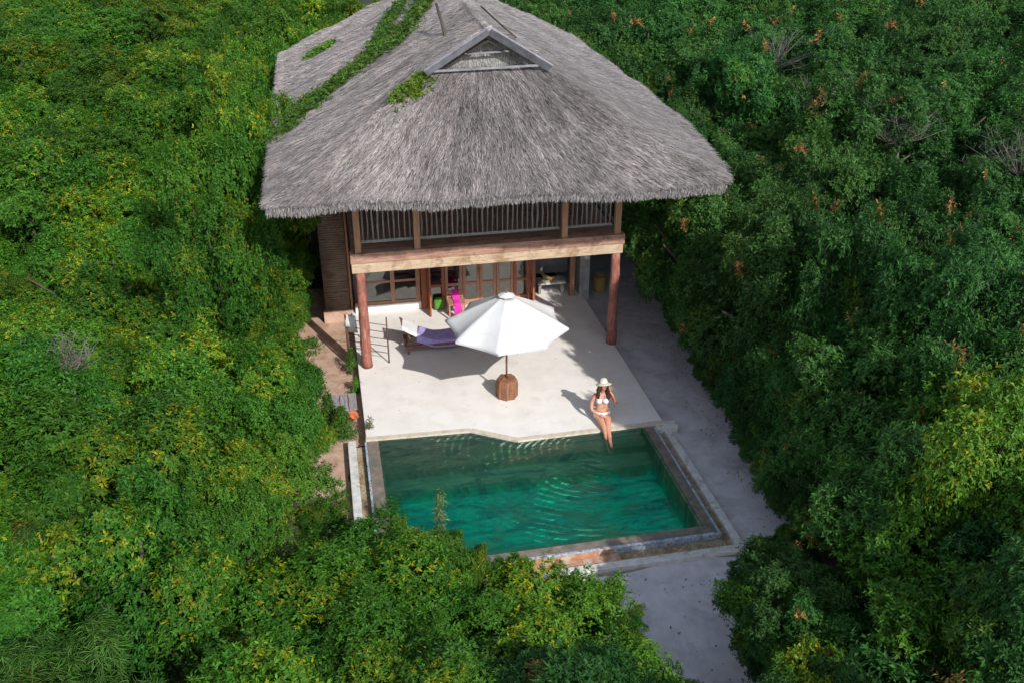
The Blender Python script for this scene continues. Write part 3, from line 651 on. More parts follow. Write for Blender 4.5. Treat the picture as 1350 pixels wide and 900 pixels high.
# x, y, crown radius, height of every tree
TREES = [
(-11.61,32.89,3.47,4.56),(16.09,47.48,3.47,5.77),(27.27,22.87,2.99,6.1),(-13.45,40.18,2.89,4.37),(-6.7,1.8,1.63,3.28),(33.1,43.88,3.48,5.63),(24.98,43.01,2.91,5.13),
(-9.05,16.52,2.35,3.92),(-10.38,6.04,1.93,3.45),(-13.78,15.09,2.28,4.83),(20.59,24.98,2.92,5.04),(22.58,48.79,2.96,5.7),(18.65,41.79,2.83,6.1),(-3.36,-6.22,1.6,3.95),
(-14.66,49.32,2.87,4.1),(13.97,23.72,2.9,5.42),(0.93,52.73,3.15,2.23),(-3.62,-0.61,1.9,3.47),(-5.02,42.54,3.27,4.59),(17.47,14.58,2.35,5.92),(22.75,35.39,3.4,6.05),
(34.63,27.11,3.35,5.68),(17.7,3.46,2.26,5.17),(-18.5,28.88,2.79,4.06),(20.65,5.55,2.54,5.42),(7.71,-8.7,1.77,3.24),(33.79,22.49,3.22,5.66),(18.68,30.9,3.1,5.23),
(9.12,44.07,2.99,6.13),(29.91,34.26,2.9,6.2),(8.57,48.66,2.8,5.93),(-4.23,22.95,2.43,4.17),(-8.4,22.62,2.58,3.66),(-5.77,35.11,2.89,3.89),(-3.34,19.79,2.17,4.39),
(-7.78,29.66,3.16,3.65),(37.89,39.21,2.87,6.18),(-11.5,46.92,2.79,4.15),(10.48,2.03,1.61,4.62),(-3.63,50.21,3.13,4.86),(8.8,-0.14,1.82,5.1),(14.48,18.6,2.26,5.54),
(-0.8,36.81,3.1,2.74),(-1.75,-9.42,1.71,3.06),(0.69,31.35,3.31,2.69),(9.1,6.62,1.59,4.76),(10.33,-3.43,1.83,4.79),(45.42,32.35,3.02,6.1),(8.53,32.75,3.44,5.25),
(20.82,13.23,2.26,5.28),(16.82,37.1,3.17,6.09),(-4.12,-3.35,1.93,3.41),(10.32,-6.04,1.74,5.38),(10.68,19.43,2.41,6.09),(16.37,-0.98,1.7,5.29),(23.31,11.22,2.37,6.18),
(-10,26.51,2.83,4.2),(26.09,27.19,3.42,5.5),(-16.32,23.94,3.19,4.44),(-11.28,21.09,2.25,3.61),(-10.6,10.66,2.24,4.39),(27,10.76,2.13,5.85),(-7.68,-0.25,1.93,3.61),
(43.6,37.7,2.85,5.51),(-3.6,2.73,1.84,3),(-20.68,47.4,3.27,4.08),(31.06,17.06,2.94,6.18),(-17.25,43.75,3.26,4.03),(1.07,43.18,3.39,2.45),(22.3,17.05,2.25,5.98),
(8.95,-4.1,1.82,4.46),(24.58,7.75,2.28,5.21),(-18.11,34.52,2.83,3.79),(-8.34,13.23,2.36,3.97),(14.94,31.41,2.88,5.5),(-3.44,6.42,1.57,3.14),(-7.27,-4.27,1.85,4.2),
(4.12,-10.18,1.55,1.91),(11.71,37.22,3.42,5.74),(-2.01,26.47,3.31,4.16),(30.51,29.46,3.23,5.73),(11.9,4.51,1.67,5.19),(1.58,-9.48,1.91,2.34),(-8.1,44.81,2.84,3.87),
(4.48,49.77,3.36,2.53),(15.52,2.26,1.56,5.06),(39.07,26.07,3.48,5.61),(-22.49,41.03,3.23,4.73),(12.27,0.06,1.62,4.98),(-5.83,8.59,1.64,3.32),(25.23,15.72,2.61,4.99),
(-7.02,52.08,3.08,4.94),(10.5,25.48,3.02,5.54),(-9.73,41.24,3.17,3.78),(14.36,51.44,3.12,5.74),(35.75,31.85,2.9,5.12),(26.48,36.75,2.89,6.09),(16.38,11.06,2.11,5.27),
(26.99,31.29,3.08,5.02),(-6.81,19.88,2.13,3.93),(-0.38,47.58,3.27,2.52),(13.67,-4.84,1.94,4.7),(33.67,37.84,3.15,5.36),(-8,9.69,2.14,4.7),(-9.32,3.61,1.93,3.52),
(19.93,10.53,2.1,5.26),(-8.72,37.64,2.82,4.7),(15.19,7.54,2.1,5.83),(-14.24,20.01,2.59,4.16),(17.75,20.78,2.4,5.53),(26.98,47.41,3.2,5.53),(41.32,34.52,2.99,5.69),
(25.45,19.09,2.83,6.2),(21.49,21.01,3.2,5.33),(14.43,15.59,2.15,5.4),(13.02,-2.01,1.64,4.85),(-6.47,5.72,1.74,3.38),(-4.54,11.38,2.15,3.89),(29.72,38.5,2.91,6.17),
(13.66,3.08,1.69,4.79),(14.36,41.46,3.46,5.73),(-14.5,28.28,3.04,4.88),(34.9,18.42,3.36,5.29),(-0.81,-5.79,1.82,2.28),(-5.61,16,2.16,4.28),(18.24,0.9,1.7,4.45),
(14.35,0.12,1.72,4.65),(40.09,30.94,3.03,5.38),(-18.62,39.55,2.87,4.77),(-6.1,-6.46,1.64,3.98),(-4.19,-8.66,1.65,3.25),(-1.14,21.75,2.3,4.17),(6.03,41.72,2.98,4.24),
(28.93,12.87,2.46,5.27),(-4.15,38.65,2.83,4.64),(10.58,51.94,2.86,5.6),(-14.74,36.6,3.2,4.22),(-2.94,32.52,2.82,4.63),(18.65,17.52,2.61,5.33),(-6.25,-2.03,1.69,4.24),
(19.95,45.79,3.15,4.99),(14.02,27.41,3.01,5.57),(2.06,-7.2,1.76,1.75),(6.04,-11.25,1.89,3.6),(22.31,39.44,3,5.39),(22.53,31.15,3.01,5.45),(9.84,-8.28,1.6,4.25),
(15.32,-2.98,1.88,4.92),(17.78,8.79,2.19,5.13),(-12.98,12.39,2.24,4.86),(37.67,35.61,2.94,5.36),(5.48,45.84,3.13,4.39),(28.83,42.8,2.9,5.08),(-24.35,48.73,2.97,4),
(-11.76,18.07,2.13,4.29),(8.05,28.72,2.81,6.17),(-10.3,50.42,2.81,4.62),(-18.55,50.58,2.8,3.9),(9.38,22.12,2.24,6.04),(12.03,46.65,3.03,5.8),(30.87,25.24,2.84,5.37),
(-6.45,26.09,2.93,4.21),(20.38,2.19,2.25,5.3),(8.69,3.77,1.65,4.53),(-0.26,-7.91,1.57,2.36),(14.21,12.91,2.1,5.91),(-4.7,46.33,2.86,4.06),(-15.5,31.85,2.93,3.78),
(-5.82,3.65,1.66,3.01),(8.13,-6.63,1.57,4.11),(11.53,6.58,1.39,3.9),(9.93,13.6,1.38,4.44),(11.25,15.05,1.55,3.68),(-4.39,13.98,1.3,3.35),(-8.4,5.51,1.03,2.59),
(13.95,5.75,1.37,4.35),(8,-2.25,0.6,1.45),(10.84,11.21,1.5,4.07),(-1.78,0.3,1.04,2.74),(-7.93,7.2,1.07,2.17),(-10.82,14.24,1.55,2.79),(12.2,8.59,1.54,3.64),
(5.96,-7.4,1.07,2.5),(-5.05,-5.1,1.11,2.89),(8.35,1.68,0.97,3.33),(-3.76,8.61,0.98,2.45),(-9.13,19.02,1.54,3.28),(-4.98,1.18,1.18,2.54),(-3.21,17.64,1.3,3.16),
(-2.43,-4.68,1.01,3.09),(10.35,8.28,1.48,3.67),(13.17,10.59,1.42,3.77),(5.58,-9.28,1.06,2.43),(-2.02,-3.18,1.13,2.61),(10.27,-1.52,0.97,3.88),(12.56,1.78,0.99,3.58),
(10.71,16.9,1.44,4.41),(-2.15,7.43,1.04,2.37),(-5,7.19,0.97,2.49),(7.97,-10.62,1.1,2.21),(-10.07,8.09,1.37,3.27),(9.49,9.91,1.36,3.82),(-5.99,13.35,1.41,2.72),
(-2.43,4.59,1.06,2.98),(9.21,11.93,1.31,4.18),(-2,-7.17,0.99,2.22),(-8.88,1.42,0.97,2.76),(12.12,-6.64,1.06,3.37),(-5.95,-8.14,1.05,3.03),(-5.68,-0.07,1.05,2.89),
(12.11,-3.39,1.02,3.66),(-3.9,4.66,1.07,2.26),(11.78,13.19,1.54,4.45),(12.51,16.84,1.43,4.34),(10.59,0.32,1.06,3.34),(-1.9,-1.38,1.14,3.06),(-1.3,18.86,1.38,2.85),
(3.2,-8.57,1.07,1.43),(-8.04,-2.36,1.09,2.65),(9.95,4.83,0.97,3.25),(-2.04,8.74,1.08,2.26),(0.96,-5.54,1.04,1.51),(-4.91,18.08,1.32,2.87),(8.35,14.98,1.29,4.07),
(11.75,-4.75,1.14,3.68),(9.29,-9.98,1.16,3.41),(-1.99,1.64,1.01,2.51),(-7.48,4,0.95,2.24),(9.09,-1.94,0.99,3.76),(-3,3.2,1.35,5),(-3.15,5.6,1.4,5.6),(-2.3,7.4,1.45,6.2),
(-2.6,10,1.4,6.1),(-3.1,13.2,1.4,5.7),(-3.1,15.8,1.45,5.8),(-2.4,18.4,1.5,5.6),(9.55,-4.5,1.5,6.1),(9.5,-2.6,1.45,5.8),(9.4,-0.4,1.3,5.3),(8.4,-7.6,1.5,5.2),
(7.9,-9.6,1.5,5),(9.6,-6.3,1.4,5.3),(8.25,-1.5,0.6,1.6),(8.2,-2.6,0.6,1.5),(8.35,-0.5,0.6,1.8),(8,-3.6,0.55,1.5),(8.45,0.7,0.6,1.7),(7.93,-4.32,0.99,2.58),
(8.25,-3.55,0.9,3.25),(8.29,-2.53,0.89,3.17),(8.45,-1.88,0.91,3.26),(8.39,-0.88,0.84,2.53),(8.52,-0.04,0.9,2.41),(8.65,0.83,0.91,2.88),(8.66,1.59,0.86,2.97),
(8.57,2.43,1,2.66),(8.82,3.25,0.91,2.95),(9.02,4.18,0.94,3.19),(8.99,4.93,0.88,2.58),(8.99,5.7,0.79,3.12),(9.25,6.56,0.86,2.5),(9.23,7.53,0.79,3.2),(9.24,8.42,0.78,3.3),
(9.56,9.09,0.95,2.7),(9.41,10.13,0.95,3.25),(9.5,10.9,0.98,2.53),(9.41,11.88,0.92,3.09),(9.45,12.7,0.81,3.06),(9.58,13.38,0.94,2.53),(8.91,-4.58,1.2,3.66),
(8.9,-3.24,1.1,4.16),(9.31,-2.13,1.16,4.16),(9.27,-0.77,1.01,3.59),(9.41,0.54,1.24,4.17),(9.63,1.74,1.01,3.6),(9.53,3.09,1.12,3.59),(9.64,4.52,1,4.03),
(9.75,5.7,1.03,3.76),(10.03,7.05,1.2,3.92),(-1.79,9.14,0.66,1.88),(-1.86,8.19,0.82,2.22),(-1.88,7.41,0.83,2.03),(-1.7,6.72,0.63,1.8),(-1.66,5.85,0.54,1.3),
(-1.73,5.09,0.61,1.57),(-1.41,0.17,0.7,1.39),(-0.97,-2.97,0.52,1.23),(-0.77,-4.71,0.5,1.46),(0.07,-4.93,0.7,1.8),(0.64,-5.09,0.79,1.77),(1.26,-5.11,0.49,1.46),
(2.02,-5.31,0.48,1.22),(2.93,-5.6,0.56,1.05),(3.45,-5.81,0.53,0.85),(3.6,-6.49,0.43,1.01),(3.81,-8.09,0.55,0.93),(3.92,-8.71,0.61,1.27),(7.7,-4.89,0.69,2.05),
(6.86,-5.49,0.54,1.23),(6.39,-6.08,0.73,1.48),(6.02,-6.6,0.72,1.66),(5.83,-7.35,0.87,2.22),(5.71,-8.1,0.81,2.33),(5.57,-9.12,0.88,2.37),(8.49,-4.28,0.98,3.08),
(8.6,-3.49,0.89,2.54),(8.72,-2.51,0.9,2.95),(8.67,-1.93,0.92,2.6),(8.76,-1.12,0.83,3.11),(8.79,-0.31,0.82,2.84),(8.96,0.56,0.84,2.64),(9.09,1.39,0.96,3.11),
(9.01,2.31,0.81,3.09),(9.24,3.05,1,2.74),(9.22,3.63,0.93,3.2),(9.3,4.6,0.81,2.36),(9.46,5.43,0.99,2.88),(9.64,6.09,0.88,2.51),(9.58,7.04,0.93,2.33),(9.77,7.64,0.95,3.12),
(9.76,8.57,0.94,2.6),(9.71,9.25,0.81,2.68),(7.9,-4.06,0.5,1.23),(7.87,-3.47,0.5,1),(7.86,-2.96,0.46,1.23),(8.12,-2.42,0.47,1.48),(8.07,-1.91,0.55,1.41),
(8.28,-1.37,0.45,1.41),(8.25,-0.57,0.44,1.15),(8.24,0.04,0.47,1.12),(8.3,0.68,0.45,1.01),(8.33,1.04,0.51,1.03),(8.34,1.65,0.43,0.92),(8.55,2.38,0.44,1.17),
(8.58,2.94,0.5,1.3),(8.58,3.61,0.54,1.3),(8.73,4.16,0.51,1.26),(8.75,4.88,0.46,1.3),(8.84,5.41,0.45,1.13),(8.93,6.01,0.43,1.03),(9.03,6.5,0.54,1.46),(9.13,7.26,0.48,0.95),
(9.01,7.81,0.46,0.98),(9.14,8.44,0.47,1.42),(9.31,9,0.52,1.22),(9.17,9.46,0.43,1.11),(9.9,-12,1.8,4.6),(12.6,-9.8,1.8,4.6),(-3.2,21.5,2,5.6),(-0.5,22.5,2,5.6),
(1.5,26,2.3,5.8),(-2,27,2.3,5.8),(4,30,2.5,6),(0,33,2.6,6),(7,34,2.6,6),]
random.seed(99)
def tree_info(x, y, Rr, Hh):
    if x < -1.5 and y > 18: pass
    left = x < (.9 if y < 4 else 3.0 + (y-17)*.25)
    if x < -3.3 and -9.5 < y < -3.0: return 'feather_leaved_tree', 'feather', 'wispy dark green tree with yellow strands low on the left of the photo', 'wispy trees at the lower left'
    if -9 < y < -3.3 and -3 < x < 5.2: 
        return 'shrub_tree', 'bright', 'leafy green tree in the thicket that covers the near edge of the pool', 'trees in front of the pool'
    if x >= 5.2 and y < -5.0 and x < 9: return 'broadleaf_tree', 'mixed', 'yellow tipped tree in the near right corner beyond the grey path', 'yellow tipped trees near right'
    if y > 19 and not left: return 'broadleaf_tree', 'dark', 'dark green tree of the far wood to the right of the thatched roof', 'trees of the far right wood'
    if y > 19: return 'broadleaf_tree', 'bright' , 'green tree of the far wood beyond the left slope of the roof', 'trees of the far left wood'
    if left: return 'shrub_tree', 'bright', 'sunlit yellow green tree of the dense canopy left of villa and pool', 'trees left of the villa and pool'
    return 'broadleaf_tree', 'dark', 'dark green tree of the wood right of the side path', 'trees right of the side path'
for x, y, Rr, Hh in TREES:
    nm, kd, lab, grp = tree_info(x, y, Rr, Hh)
    if kd == 'feather' and random.random() < .8: kd = 'bright'
    if kd == 'mixed': kd = random.choice(['bright','dark','dark'])
    if Rr < .85:
        nm = 'shrub'
        lab, grp = (('small dark shrub low against the side path', 'shrubs along the side path') if x > 4 else ('small yellow green shrub low in front of the pool edge', 'shrubs before the pool') if y < -3.3 else ('small bright shrub low beside the sandy yard left of the deck', 'shrubs beside the sandy yard')) if math.hypot(x,y) < 13 else ('small shrub filling a gap at the rim of the clearing', 'shrubs filling gaps')
    o = empty(nm, (x, y, -.42), lab, 'shrub' if nm == 'shrub' else 'tree', grp, random.uniform(0,6.28))
    rz = min(Hh/2, max(Rr*.95, Hh*.42))
    c = link(bpy.data.objects.new('crown', random.choice(CR[kd])), o); c.scale = (Rr, Rr*random.uniform(.92,1.08), rz*1.02); c.location = (0,0,Hh-rz+.42)
    c.rotation_euler = (random.uniform(-.12,.12), random.uniform(-.12,.12), 0)
    t = link(bpy.data.objects.new('trunk', random.choice(TK)), o); s = max(.3,(Hh+.42)*.52); t.scale = (Rr*.9, Rr*.9, s)

# hand-placed named plants
def leaf_patch(name, pts, dirs, k, L, W, C, droop=.3, spread=1.0, stems=None, parent=None):
    V, F, Cc = leaves(np.array(pts), np.array(dirs), k, L, W, np.array(C), droop, spread)
    me = np_mesh(name, V, F, Cc, M['leaf']); return link(bpy.data.objects.new(name, me), parent)
rng = np.random.default_rng(77); random.seed(31)
def slope_pt(x, y):
    # height of left slope at world x,y by search in s,t
    best = None
    t = max(0, min(1, (x-FL.x)/(R0.x-FL.x))); s = 0
    for _ in range(6):
        P = roofpt('left', s, t); s += (y-P.y)/15.0; s = max(0, min(1, s)); t = max(0, min(1, t+(x-P.x)/5.2))
    return roofpt('left', s, t)
def vine(path, width, n, cols, name='climbing_vine', label=''):
    pts = []; ds = []; cs = []
    for _ in range(n):
        i = random.random()*(len(path)-1); k = int(i); fr = i-k
        x = path[k][0]*(1-fr)+path[k+1][0]*fr; y = path[k][1]*(1-fr)+path[k+1][1]*fr
        wd = width*(.6+.5*noise.noise(Vector((i*2,0,0))))
        x += random.gauss(0, wd*.5); y += random.gauss(0, wd*.9)
        P = slope_pt(x, y); pts.append((P.x, P.y, P.z+random.uniform(.02,.14))); ds.append((random.gauss(-.2,.4), random.gauss(-.3,.4), 1)); cs.append(random.choice(cols))
    o = empty(name, pts[0], label, 'vine')
    m = leaf_patch('foliage', pts, ds, 7, .10, .04, cs, .3, 1.0, parent=o); m.location = -Vector(pts[0])
    b = MB(); st = []
    for k in range(len(path)):
        P = slope_pt(*path[k]); st.append(P+Vector((0,0,.03)))
    b.tube(st, .012, 5); b.build('stem', M['bark'], o)
GC = [(.05,.14,.015),(.07,.17,.02),(.04,.11,.012),(.11,.20,.02)]
vine([(-1.35,6.3),(-.99,7.0),(-.5,7.3),(.02,7.5),(.83,7.7),(1.61,7.6),(2.1,8.6),(2.6,9.6),(2.9,11.0)], .58, 2300, GC, label='long green creeper climbing the left slope of the thatch to the ridge')
vine([(1.0,7.9),(1.4,9.2),(1.7,10.6),(2.2,11.8)], .5, 700, GC, label='loose upper creeper beside the long one, close under the ridge')
vine([(-.60,13.2),(-.16,13.0),(.19,12.7)], .30, 210, GC, label='small patch of creeper low on the far part of the left slope')
pts = []; ds = []; cs = []
for _ in range(230):
    P = roofpt('front', abs(random.gauss(.035,.05)), max(0,min(.999,random.gauss(.88,.06)))); P = P+Vector((random.gauss(-.03,.08),0,random.uniform(.03,.12)))
    pts.append(tuple(P)); ds.append((random.gauss(-.2,.4),random.gauss(-.4,.4),1)); cs.append(random.choice([(.10,.19,.02),(.14,.22,.02),(.06,.14,.015)]))
o = empty('climbing_vine', pts[0], 'bright green tuft of creeper at the left foot of the gable', 'vine')
m_ = leaf_patch('foliage', pts, ds, 7, .10, .04, cs, .3, 1.0, parent=o); m_.location = -Vector(pts[0])
# ferny sapling in front of the pool
def sapling(name, x, y, z0, h, cols, label, cat, lean=(0,0), w=.16, n=150, L=.16):
    o = empty(name, (x,y,z0), label, cat)
    b = MB(); b.tube([(x,y,z0),(x+lean[0]*.5,y+lean[1]*.5,z0+h*.5),(x+lean[0],y+lean[1],z0+h)], [.014,.009,.003], 6); b.build('stem', M['bark'], o)
    pts = []; ds = []; cs = []
    for _ in range(n):
        t = random.uniform(.15,1); a = random.uniform(0,6.28); rr = w*(1.15-t)*random.random()
        pts.append((lean[0]*t+rr*math.cos(a), lean[1]*t+rr*math.sin(a), h*t)); ds.append((math.cos(a)*.6, math.sin(a)*.6, .8)); cs.append(random.choice(cols))
    leaf_patch('foliage', pts, ds, 5, L, .02, cs, .5, .7, parent=o)
sapling('sapling', .98, -4.35, -.42, 2.55, [(.05,.13,.04),(.09,.15,.05),(.12,.17,.06)], 'slender upright feathery sapling standing before the pool water', 'sapling', (.05,.05), .22, 150, .13)
for x, y, h, lab in ((-.22,4.15,.75,'weedy green plant growing against the deck edge beside the left column'), (-.16,3.2,.45,'low green weed by the deck edge above the clay pot'),(.06,1.05,.30,'thin dry weed on the front left corner of the deck'),(-.55,1.20,.85,'green leafy plant below the clay pot by the deck corner'),(-.85,1.65,.95,'bushy green plant left of the clay pot')):
    sapling('weed', x, y, -.3 if x < 0 else 0, h, GC if x < 0 else [(.25,.2,.12),(.12,.15,.05)], lab, 'weed', (.03,.02), (.42 if h > .8 else .24) if x < 0 else .12, (420 if h > .8 else 70) if x < 0 else 20, .09)
# bare grey bushes in the right wood
def bare(x, y, z, s, lab, grp):
    o = empty('bare_bush', (x,y,-.42), lab, 'bush', grp); b = MB()
    for _ in range(46):
        a = random.uniform(0,6.28); e = random.uniform(.25,1.2); L = s*random.uniform(.6,1.2)
        p0 = Vector((x,y,z-s*.6)); d = Vector((math.cos(a)*math.cos(e), math.sin(a)*math.cos(e), math.sin(e)))
        p1 = p0+d*L*.5+Vector((random.gauss(0,.08),random.gauss(0,.08),0)); p2 = p0+d*L+Vector((random.gauss(0,.15),random.gauss(0,.15),.05))
        b.tube([p0,p1,p2],[.016,.010,.004],4)
        for _ in range(4):
            q = p1.lerp(p2, random.random()); b.tube([q, q+Vector((random.gauss(0,.2),random.gauss(0,.2),random.uniform(.05,.3)))],[.007,.002],3)
    b.tube([(x,y,-.42),(x+.05,y,z-s*.6)],[.06,.035],6)
    b.build('branch', M['grey_twig'], o)
for i, (x, y, z, s) in enumerate([(15.5,6.2,5.0,1.3),(15.0,9.5,5.0,1.4),(16.4,2.4,5.1,1.2),(16,15.5,5.2,1.5)]):
    bare(x, y, z, s, ['leafless grey bush between green crowns right of the roof corner','leafless grey bush farther back, level with the lower roof','leafless grey bush nearest the camera at the right','leafless grey bush farthest back in the right wood'][i], 'leafless bushes in the right wood')

for i, (x, y, z, s_) in enumerate([(-5.2,-1.2,3.7,.75),(-8.4,2.2,3.6,.8)]):
    bare(x, y, z, s_, ['pale leafless twigs poking out of the left canopy nearer the camera','pale leafless twigs poking out of the left canopy farther back'][i], 'bare twigs in the left canopy')
# ------------------------------------------------------------------ parasol
ux, uy = 3.39, 1.90
um = empty('parasol', (ux,uy,0), 'open white octagonal parasol standing in a wooden stump on the deck', 'parasol')
b = MB(); A0 = R(-108)
NR = 8; SEG = 10; RIN = 12; Rr = 1.44; zt, zb = 2.64, 1.90
vs = []; fs = []
for j in range(RIN+1):
    t = .10+(1-.10)*j/RIN
    for i in range(NR*SEG):
        k = i/SEG; k0 = math.floor(k); fr = k-k0
        a0 = A0+k0*2*math.pi/NR; a1 = a0+2*math.pi/NR
        p = Vector((math.cos(a0),math.sin(a0),0)).lerp(Vector((math.cos(a1),math.sin(a1),0)), fr)*Rr*t
        sag = math.sin(math.pi*fr)
        p *= 1-.075*sag*t*t
        z = zt-(zt-zb)*(t**1.12) - .045*sag*t + .012*noise.noise(Vector((p.x*3,p.y*3,2))) + .02*math.cos(math.atan2(p.y,p.x)-2.6)*t
        vs.append((ux+p.x, uy+p.y, z))
n = NR*SEG
for j in range(RIN):
    for i in range(n): fs.append((j*n+i, j*n+(i+1)%n, (j+1)*n+(i+1)%n, (j+1)*n+i))
b.add(vs, fs, True)
# valance
vv = [(x,y,z) for x,y,z in vs[-n:]]+[(x,y,z-.05) for x,y,z in vs[-n:]]
b.add(vv, [(i,(i+1)%n,n+(i+1)%n,n+i) for i in range(n)])
cano = b.build('canopy', M['canvas'], um); me = cano.data
bmx = bmesh.new(); bmx.from_mesh(me); bmesh.ops.remove_doubles(bmx, verts=bmx.verts, dist=.0005); bmx.to_mesh(me); bmx.free()
# mark rib creases by flat quads near ribs : use edge split
so_ = cano.modifiers.new('thick','SOLIDIFY'); so_.thickness = .004
b = MB(); pr = []
for k in range(8):
    a = A0+k*math.pi/4; pr.append((ux+.20*math.cos(a), uy+.20*math.sin(a), 2.625))
pr2 = [(ux+(x-ux)*.3, uy+(y-uy)*.3, 2.685) for x,y,_ in pr]
b.add(pr+pr2+[(ux,uy,2.70)], [(i,(i+1)%8,8+(i+1)%8,8+i) for i in range(8)]+[(8+i,8+(i+1)%8,16) for i in range(8)])
b.build('vent_cap', M['canvas'], um)
b = MB(); b.tube([(ux,uy,.1),(ux,uy,2.70)], .024, 10); b.tube([(ux,uy,2.69),(ux,uy,2.75)],[.03,.012],8); b.build('pole', M['stump'], um)
for k in range(8):
    a = A0+k*math.pi/4; c, s = math.cos(a), math.sin(a)
    b = MB(); b.bar((ux+.03*c,uy+.03*s,2.60),(ux+1.38*c,uy+1.38*s,1.89),.02,.028); b.bar((ux+.03*c,uy+.03*s,1.90),(ux+.7*c,uy+.7*s,2.24),.016,.022); b.build('rib', M['stump'], um)
b = MB(); b.tube([(ux,uy,1.85),(ux,uy,1.95)], .05, 10); b.build('hub', M['stump'], um)
# stump
st = empty('wooden_stump', (ux,uy-.02,0), 'carved reddish tree stump holding the parasol pole', 'stump')
b = MB(); seg = 32; prof = [(.255,0),(.262,.06),(.262,.15),(.262,.24),(.265,.33),(.25,.42),(.225,.475),(.17,.49),(.04,.492)]
vs = []; fs = []
for r_, z in prof:
    for k in range(seg):
        a = 2*math.pi*k/seg; q = round((a-.2)/(math.pi/4))*(math.pi/4)+.2
        fac = 1/math.cos(a-q)*.955; g = 1-.05*(1 if abs((a*seg/6.283) % 4) < .5 else 0)+.03*noise.noise(Vector((math.cos(a)*2,math.sin(a)*2,z*2)))
        vs.append((ux+r_*fac*g*math.cos(a), uy-.02+r_*fac*g*math.sin(a), z))
for i in range(len(prof)-1):
    for k in range(seg): fs.append((i*seg+k, i*seg+(k+1)%seg, (i+1)*seg+(k+1)%seg, (i+1)*seg+k))
b.add(vs, fs, False); b.build('body', M['stump'], st, bevel=.004)
for k in range(4):
    a = .7+k*1.57; b = MB(); b.bar((ux+.05*math.cos(a),uy+.05*math.sin(a),.50),(ux+.17*math.cos(a),uy+.17*math.sin(a),.50),.05,.045); b.build('wedge', M['stump'], st, bevel=.006)

# ------------------------------------------------------------------ lounger, towels, rack
def L_at(x): # sling height along the lounger
    t = (x-1.25)/1.95
    return .30+.42*max(0,(.42-t)/.42)**1.4 + .05*max(0,(t-.75))
lo = empty('sun_lounger', (2.1,4.72,0), 'low reddish wooden sun lounger half under the parasol', 'sun lounger')
ly0, ly1 = 4.40, 5.05
b = MB()
for y in (ly0, ly1): b.bar((1.22,y,.20),(3.25,y,.20),.05,.09)
for x in (1.24,3.22): b.bar((x,ly0,.20),(x,ly1,.20),.05,.08)
b.build('frame', M['lounger_wood'], lo, bevel=.006)
for x, y in ((1.30,ly0),(1.30,ly1),(3.15,ly0),(3.15,ly1)):
    b = MB(); b.box(x-.03,x+.03,y-.03,y+.03,0,.17); b.build('leg', M['lounger_wood'], lo)
b = MB()
for y in (ly0+.03, ly1-.03): b.tube([(1.15+i*.14, y, L_at(1.15+i*.14)-.035) for i in range(15)], .022, 8)
for i in range(24):
    x = 1.18+i*.083; b.bar((x,ly0+.03,L_at(x)-.02),(x,ly1-.03,L_at(x)-.02),.045,.014)
b.bar((1.42,ly0+.05,.22),(1.30,ly0+.05,.58),.03,.03); b.bar((1.42,ly1-.05,.22),(1.30,ly1-.05,.58),.03,.03)
b.build('slatted_bed', M['lounger_wood'], lo)
def drape(name, x0, x1, y0, y1, m, lab, cat, lift, side=.10, skew=0.0):
    b = MB(); nu, nv = 26, 16; vs = []
    for j in range(nv+1):
        for i in range(nu+1):
            u_ = i/nu; v_ = j/nv; x = x0+(x1-x0)*u_+skew*(v_-.5); y = y0-side+(y1-y0+2*side)*v_
            z = L_at(x)+lift+.012*noise.noise(Vector((x*6,y*6,lift*50)))
            over = max(0, y0-y, y-y1); z -= over*1.5; y += (over*.75 if y < y0 else -over*.75)
            vs.append((x, y, z))
    fs = [(j*(nu+1)+i, j*(nu+1)+i+1, (j+1)*(nu+1)+i+1, (j+1)*(nu+1)+i) for j in range(nv) for i in range(nu)]
    b.add(vs, fs, True); o = b.build(name, m); md = o.modifiers.new('t','SOLIDIFY'); md.thickness = .012; tag(o, lab, cat); return o
drape('towel', 1.60, 2.62, ly0, ly1, M['purple'], 'purple towel spread across the middle of the lounger', 'towel', .018, .13, .18)
drape('towel', 1.20, 1.58, ly0, ly1, M['white_cloth'], 'white towel over the raised left end of the lounger', 'towel', .016, .06, .10)
drape('towel', 2.66, 3.15, ly0, ly1, M['white_cloth'], 'white towel at the foot of the lounger below the parasol', 'towel', .016, .05)
# towel rack / rail: two posts and bars
rk = empty('metal_railing', (.27,4.3,0), 'rusty metal rail of five bars between two posts behind the left column', 'railing')
pa, pb = Vector((.76,4.04,0)), Vector((-.23,4.58,0))
b = MB(); 
b.tube([pa, pa+Vector((0,0,1.28))], .018, 8)
b.build('post', M['metal'], rk)
b = MB(); b.tube([pb+Vector((0,0,-.3)), pb+Vector((0,0,1.18))], .03, 8); b.build('post', M['metal'], rk)
for z in (.28,.47,.66,.86,1.06):
    b = MB(); b.tube([pa+Vector((0,0,z)), pb+Vector((0,0,z))], .010, 6); b.build('bar', M['metal'], rk)
b = MB(); vs = []
for j in range(9):
    for i in range(7):
        u_ = i/6; v_ = (j/8-.5)*2; d_ = (pb-pa).normalized(); nrm = Vector((-d_.y,d_.x,0))
        p = pb-d_*(.30*u_-.02)+Vector((0,0,1.20-.52*abs(v_)**1.2*(1 if v_ < 0 else .6)))+nrm*.05*v_*(.6+.8*abs(v_)); p += nrm*.03*noise.noise(p*9)
        vs.append(p)
b.add(vs, [(j*7+i, j*7+i+1, (j+1)*7+i+1, (j+1)*7+i) for j in range(8) for i in range(6)], True)
o = b.build('cloth', M['white_cloth']); o.modifiers.new('t','SOLIDIFY').thickness = .008; tag(o, 'white cloth hung over the left end of the metal railing', 'cloth')
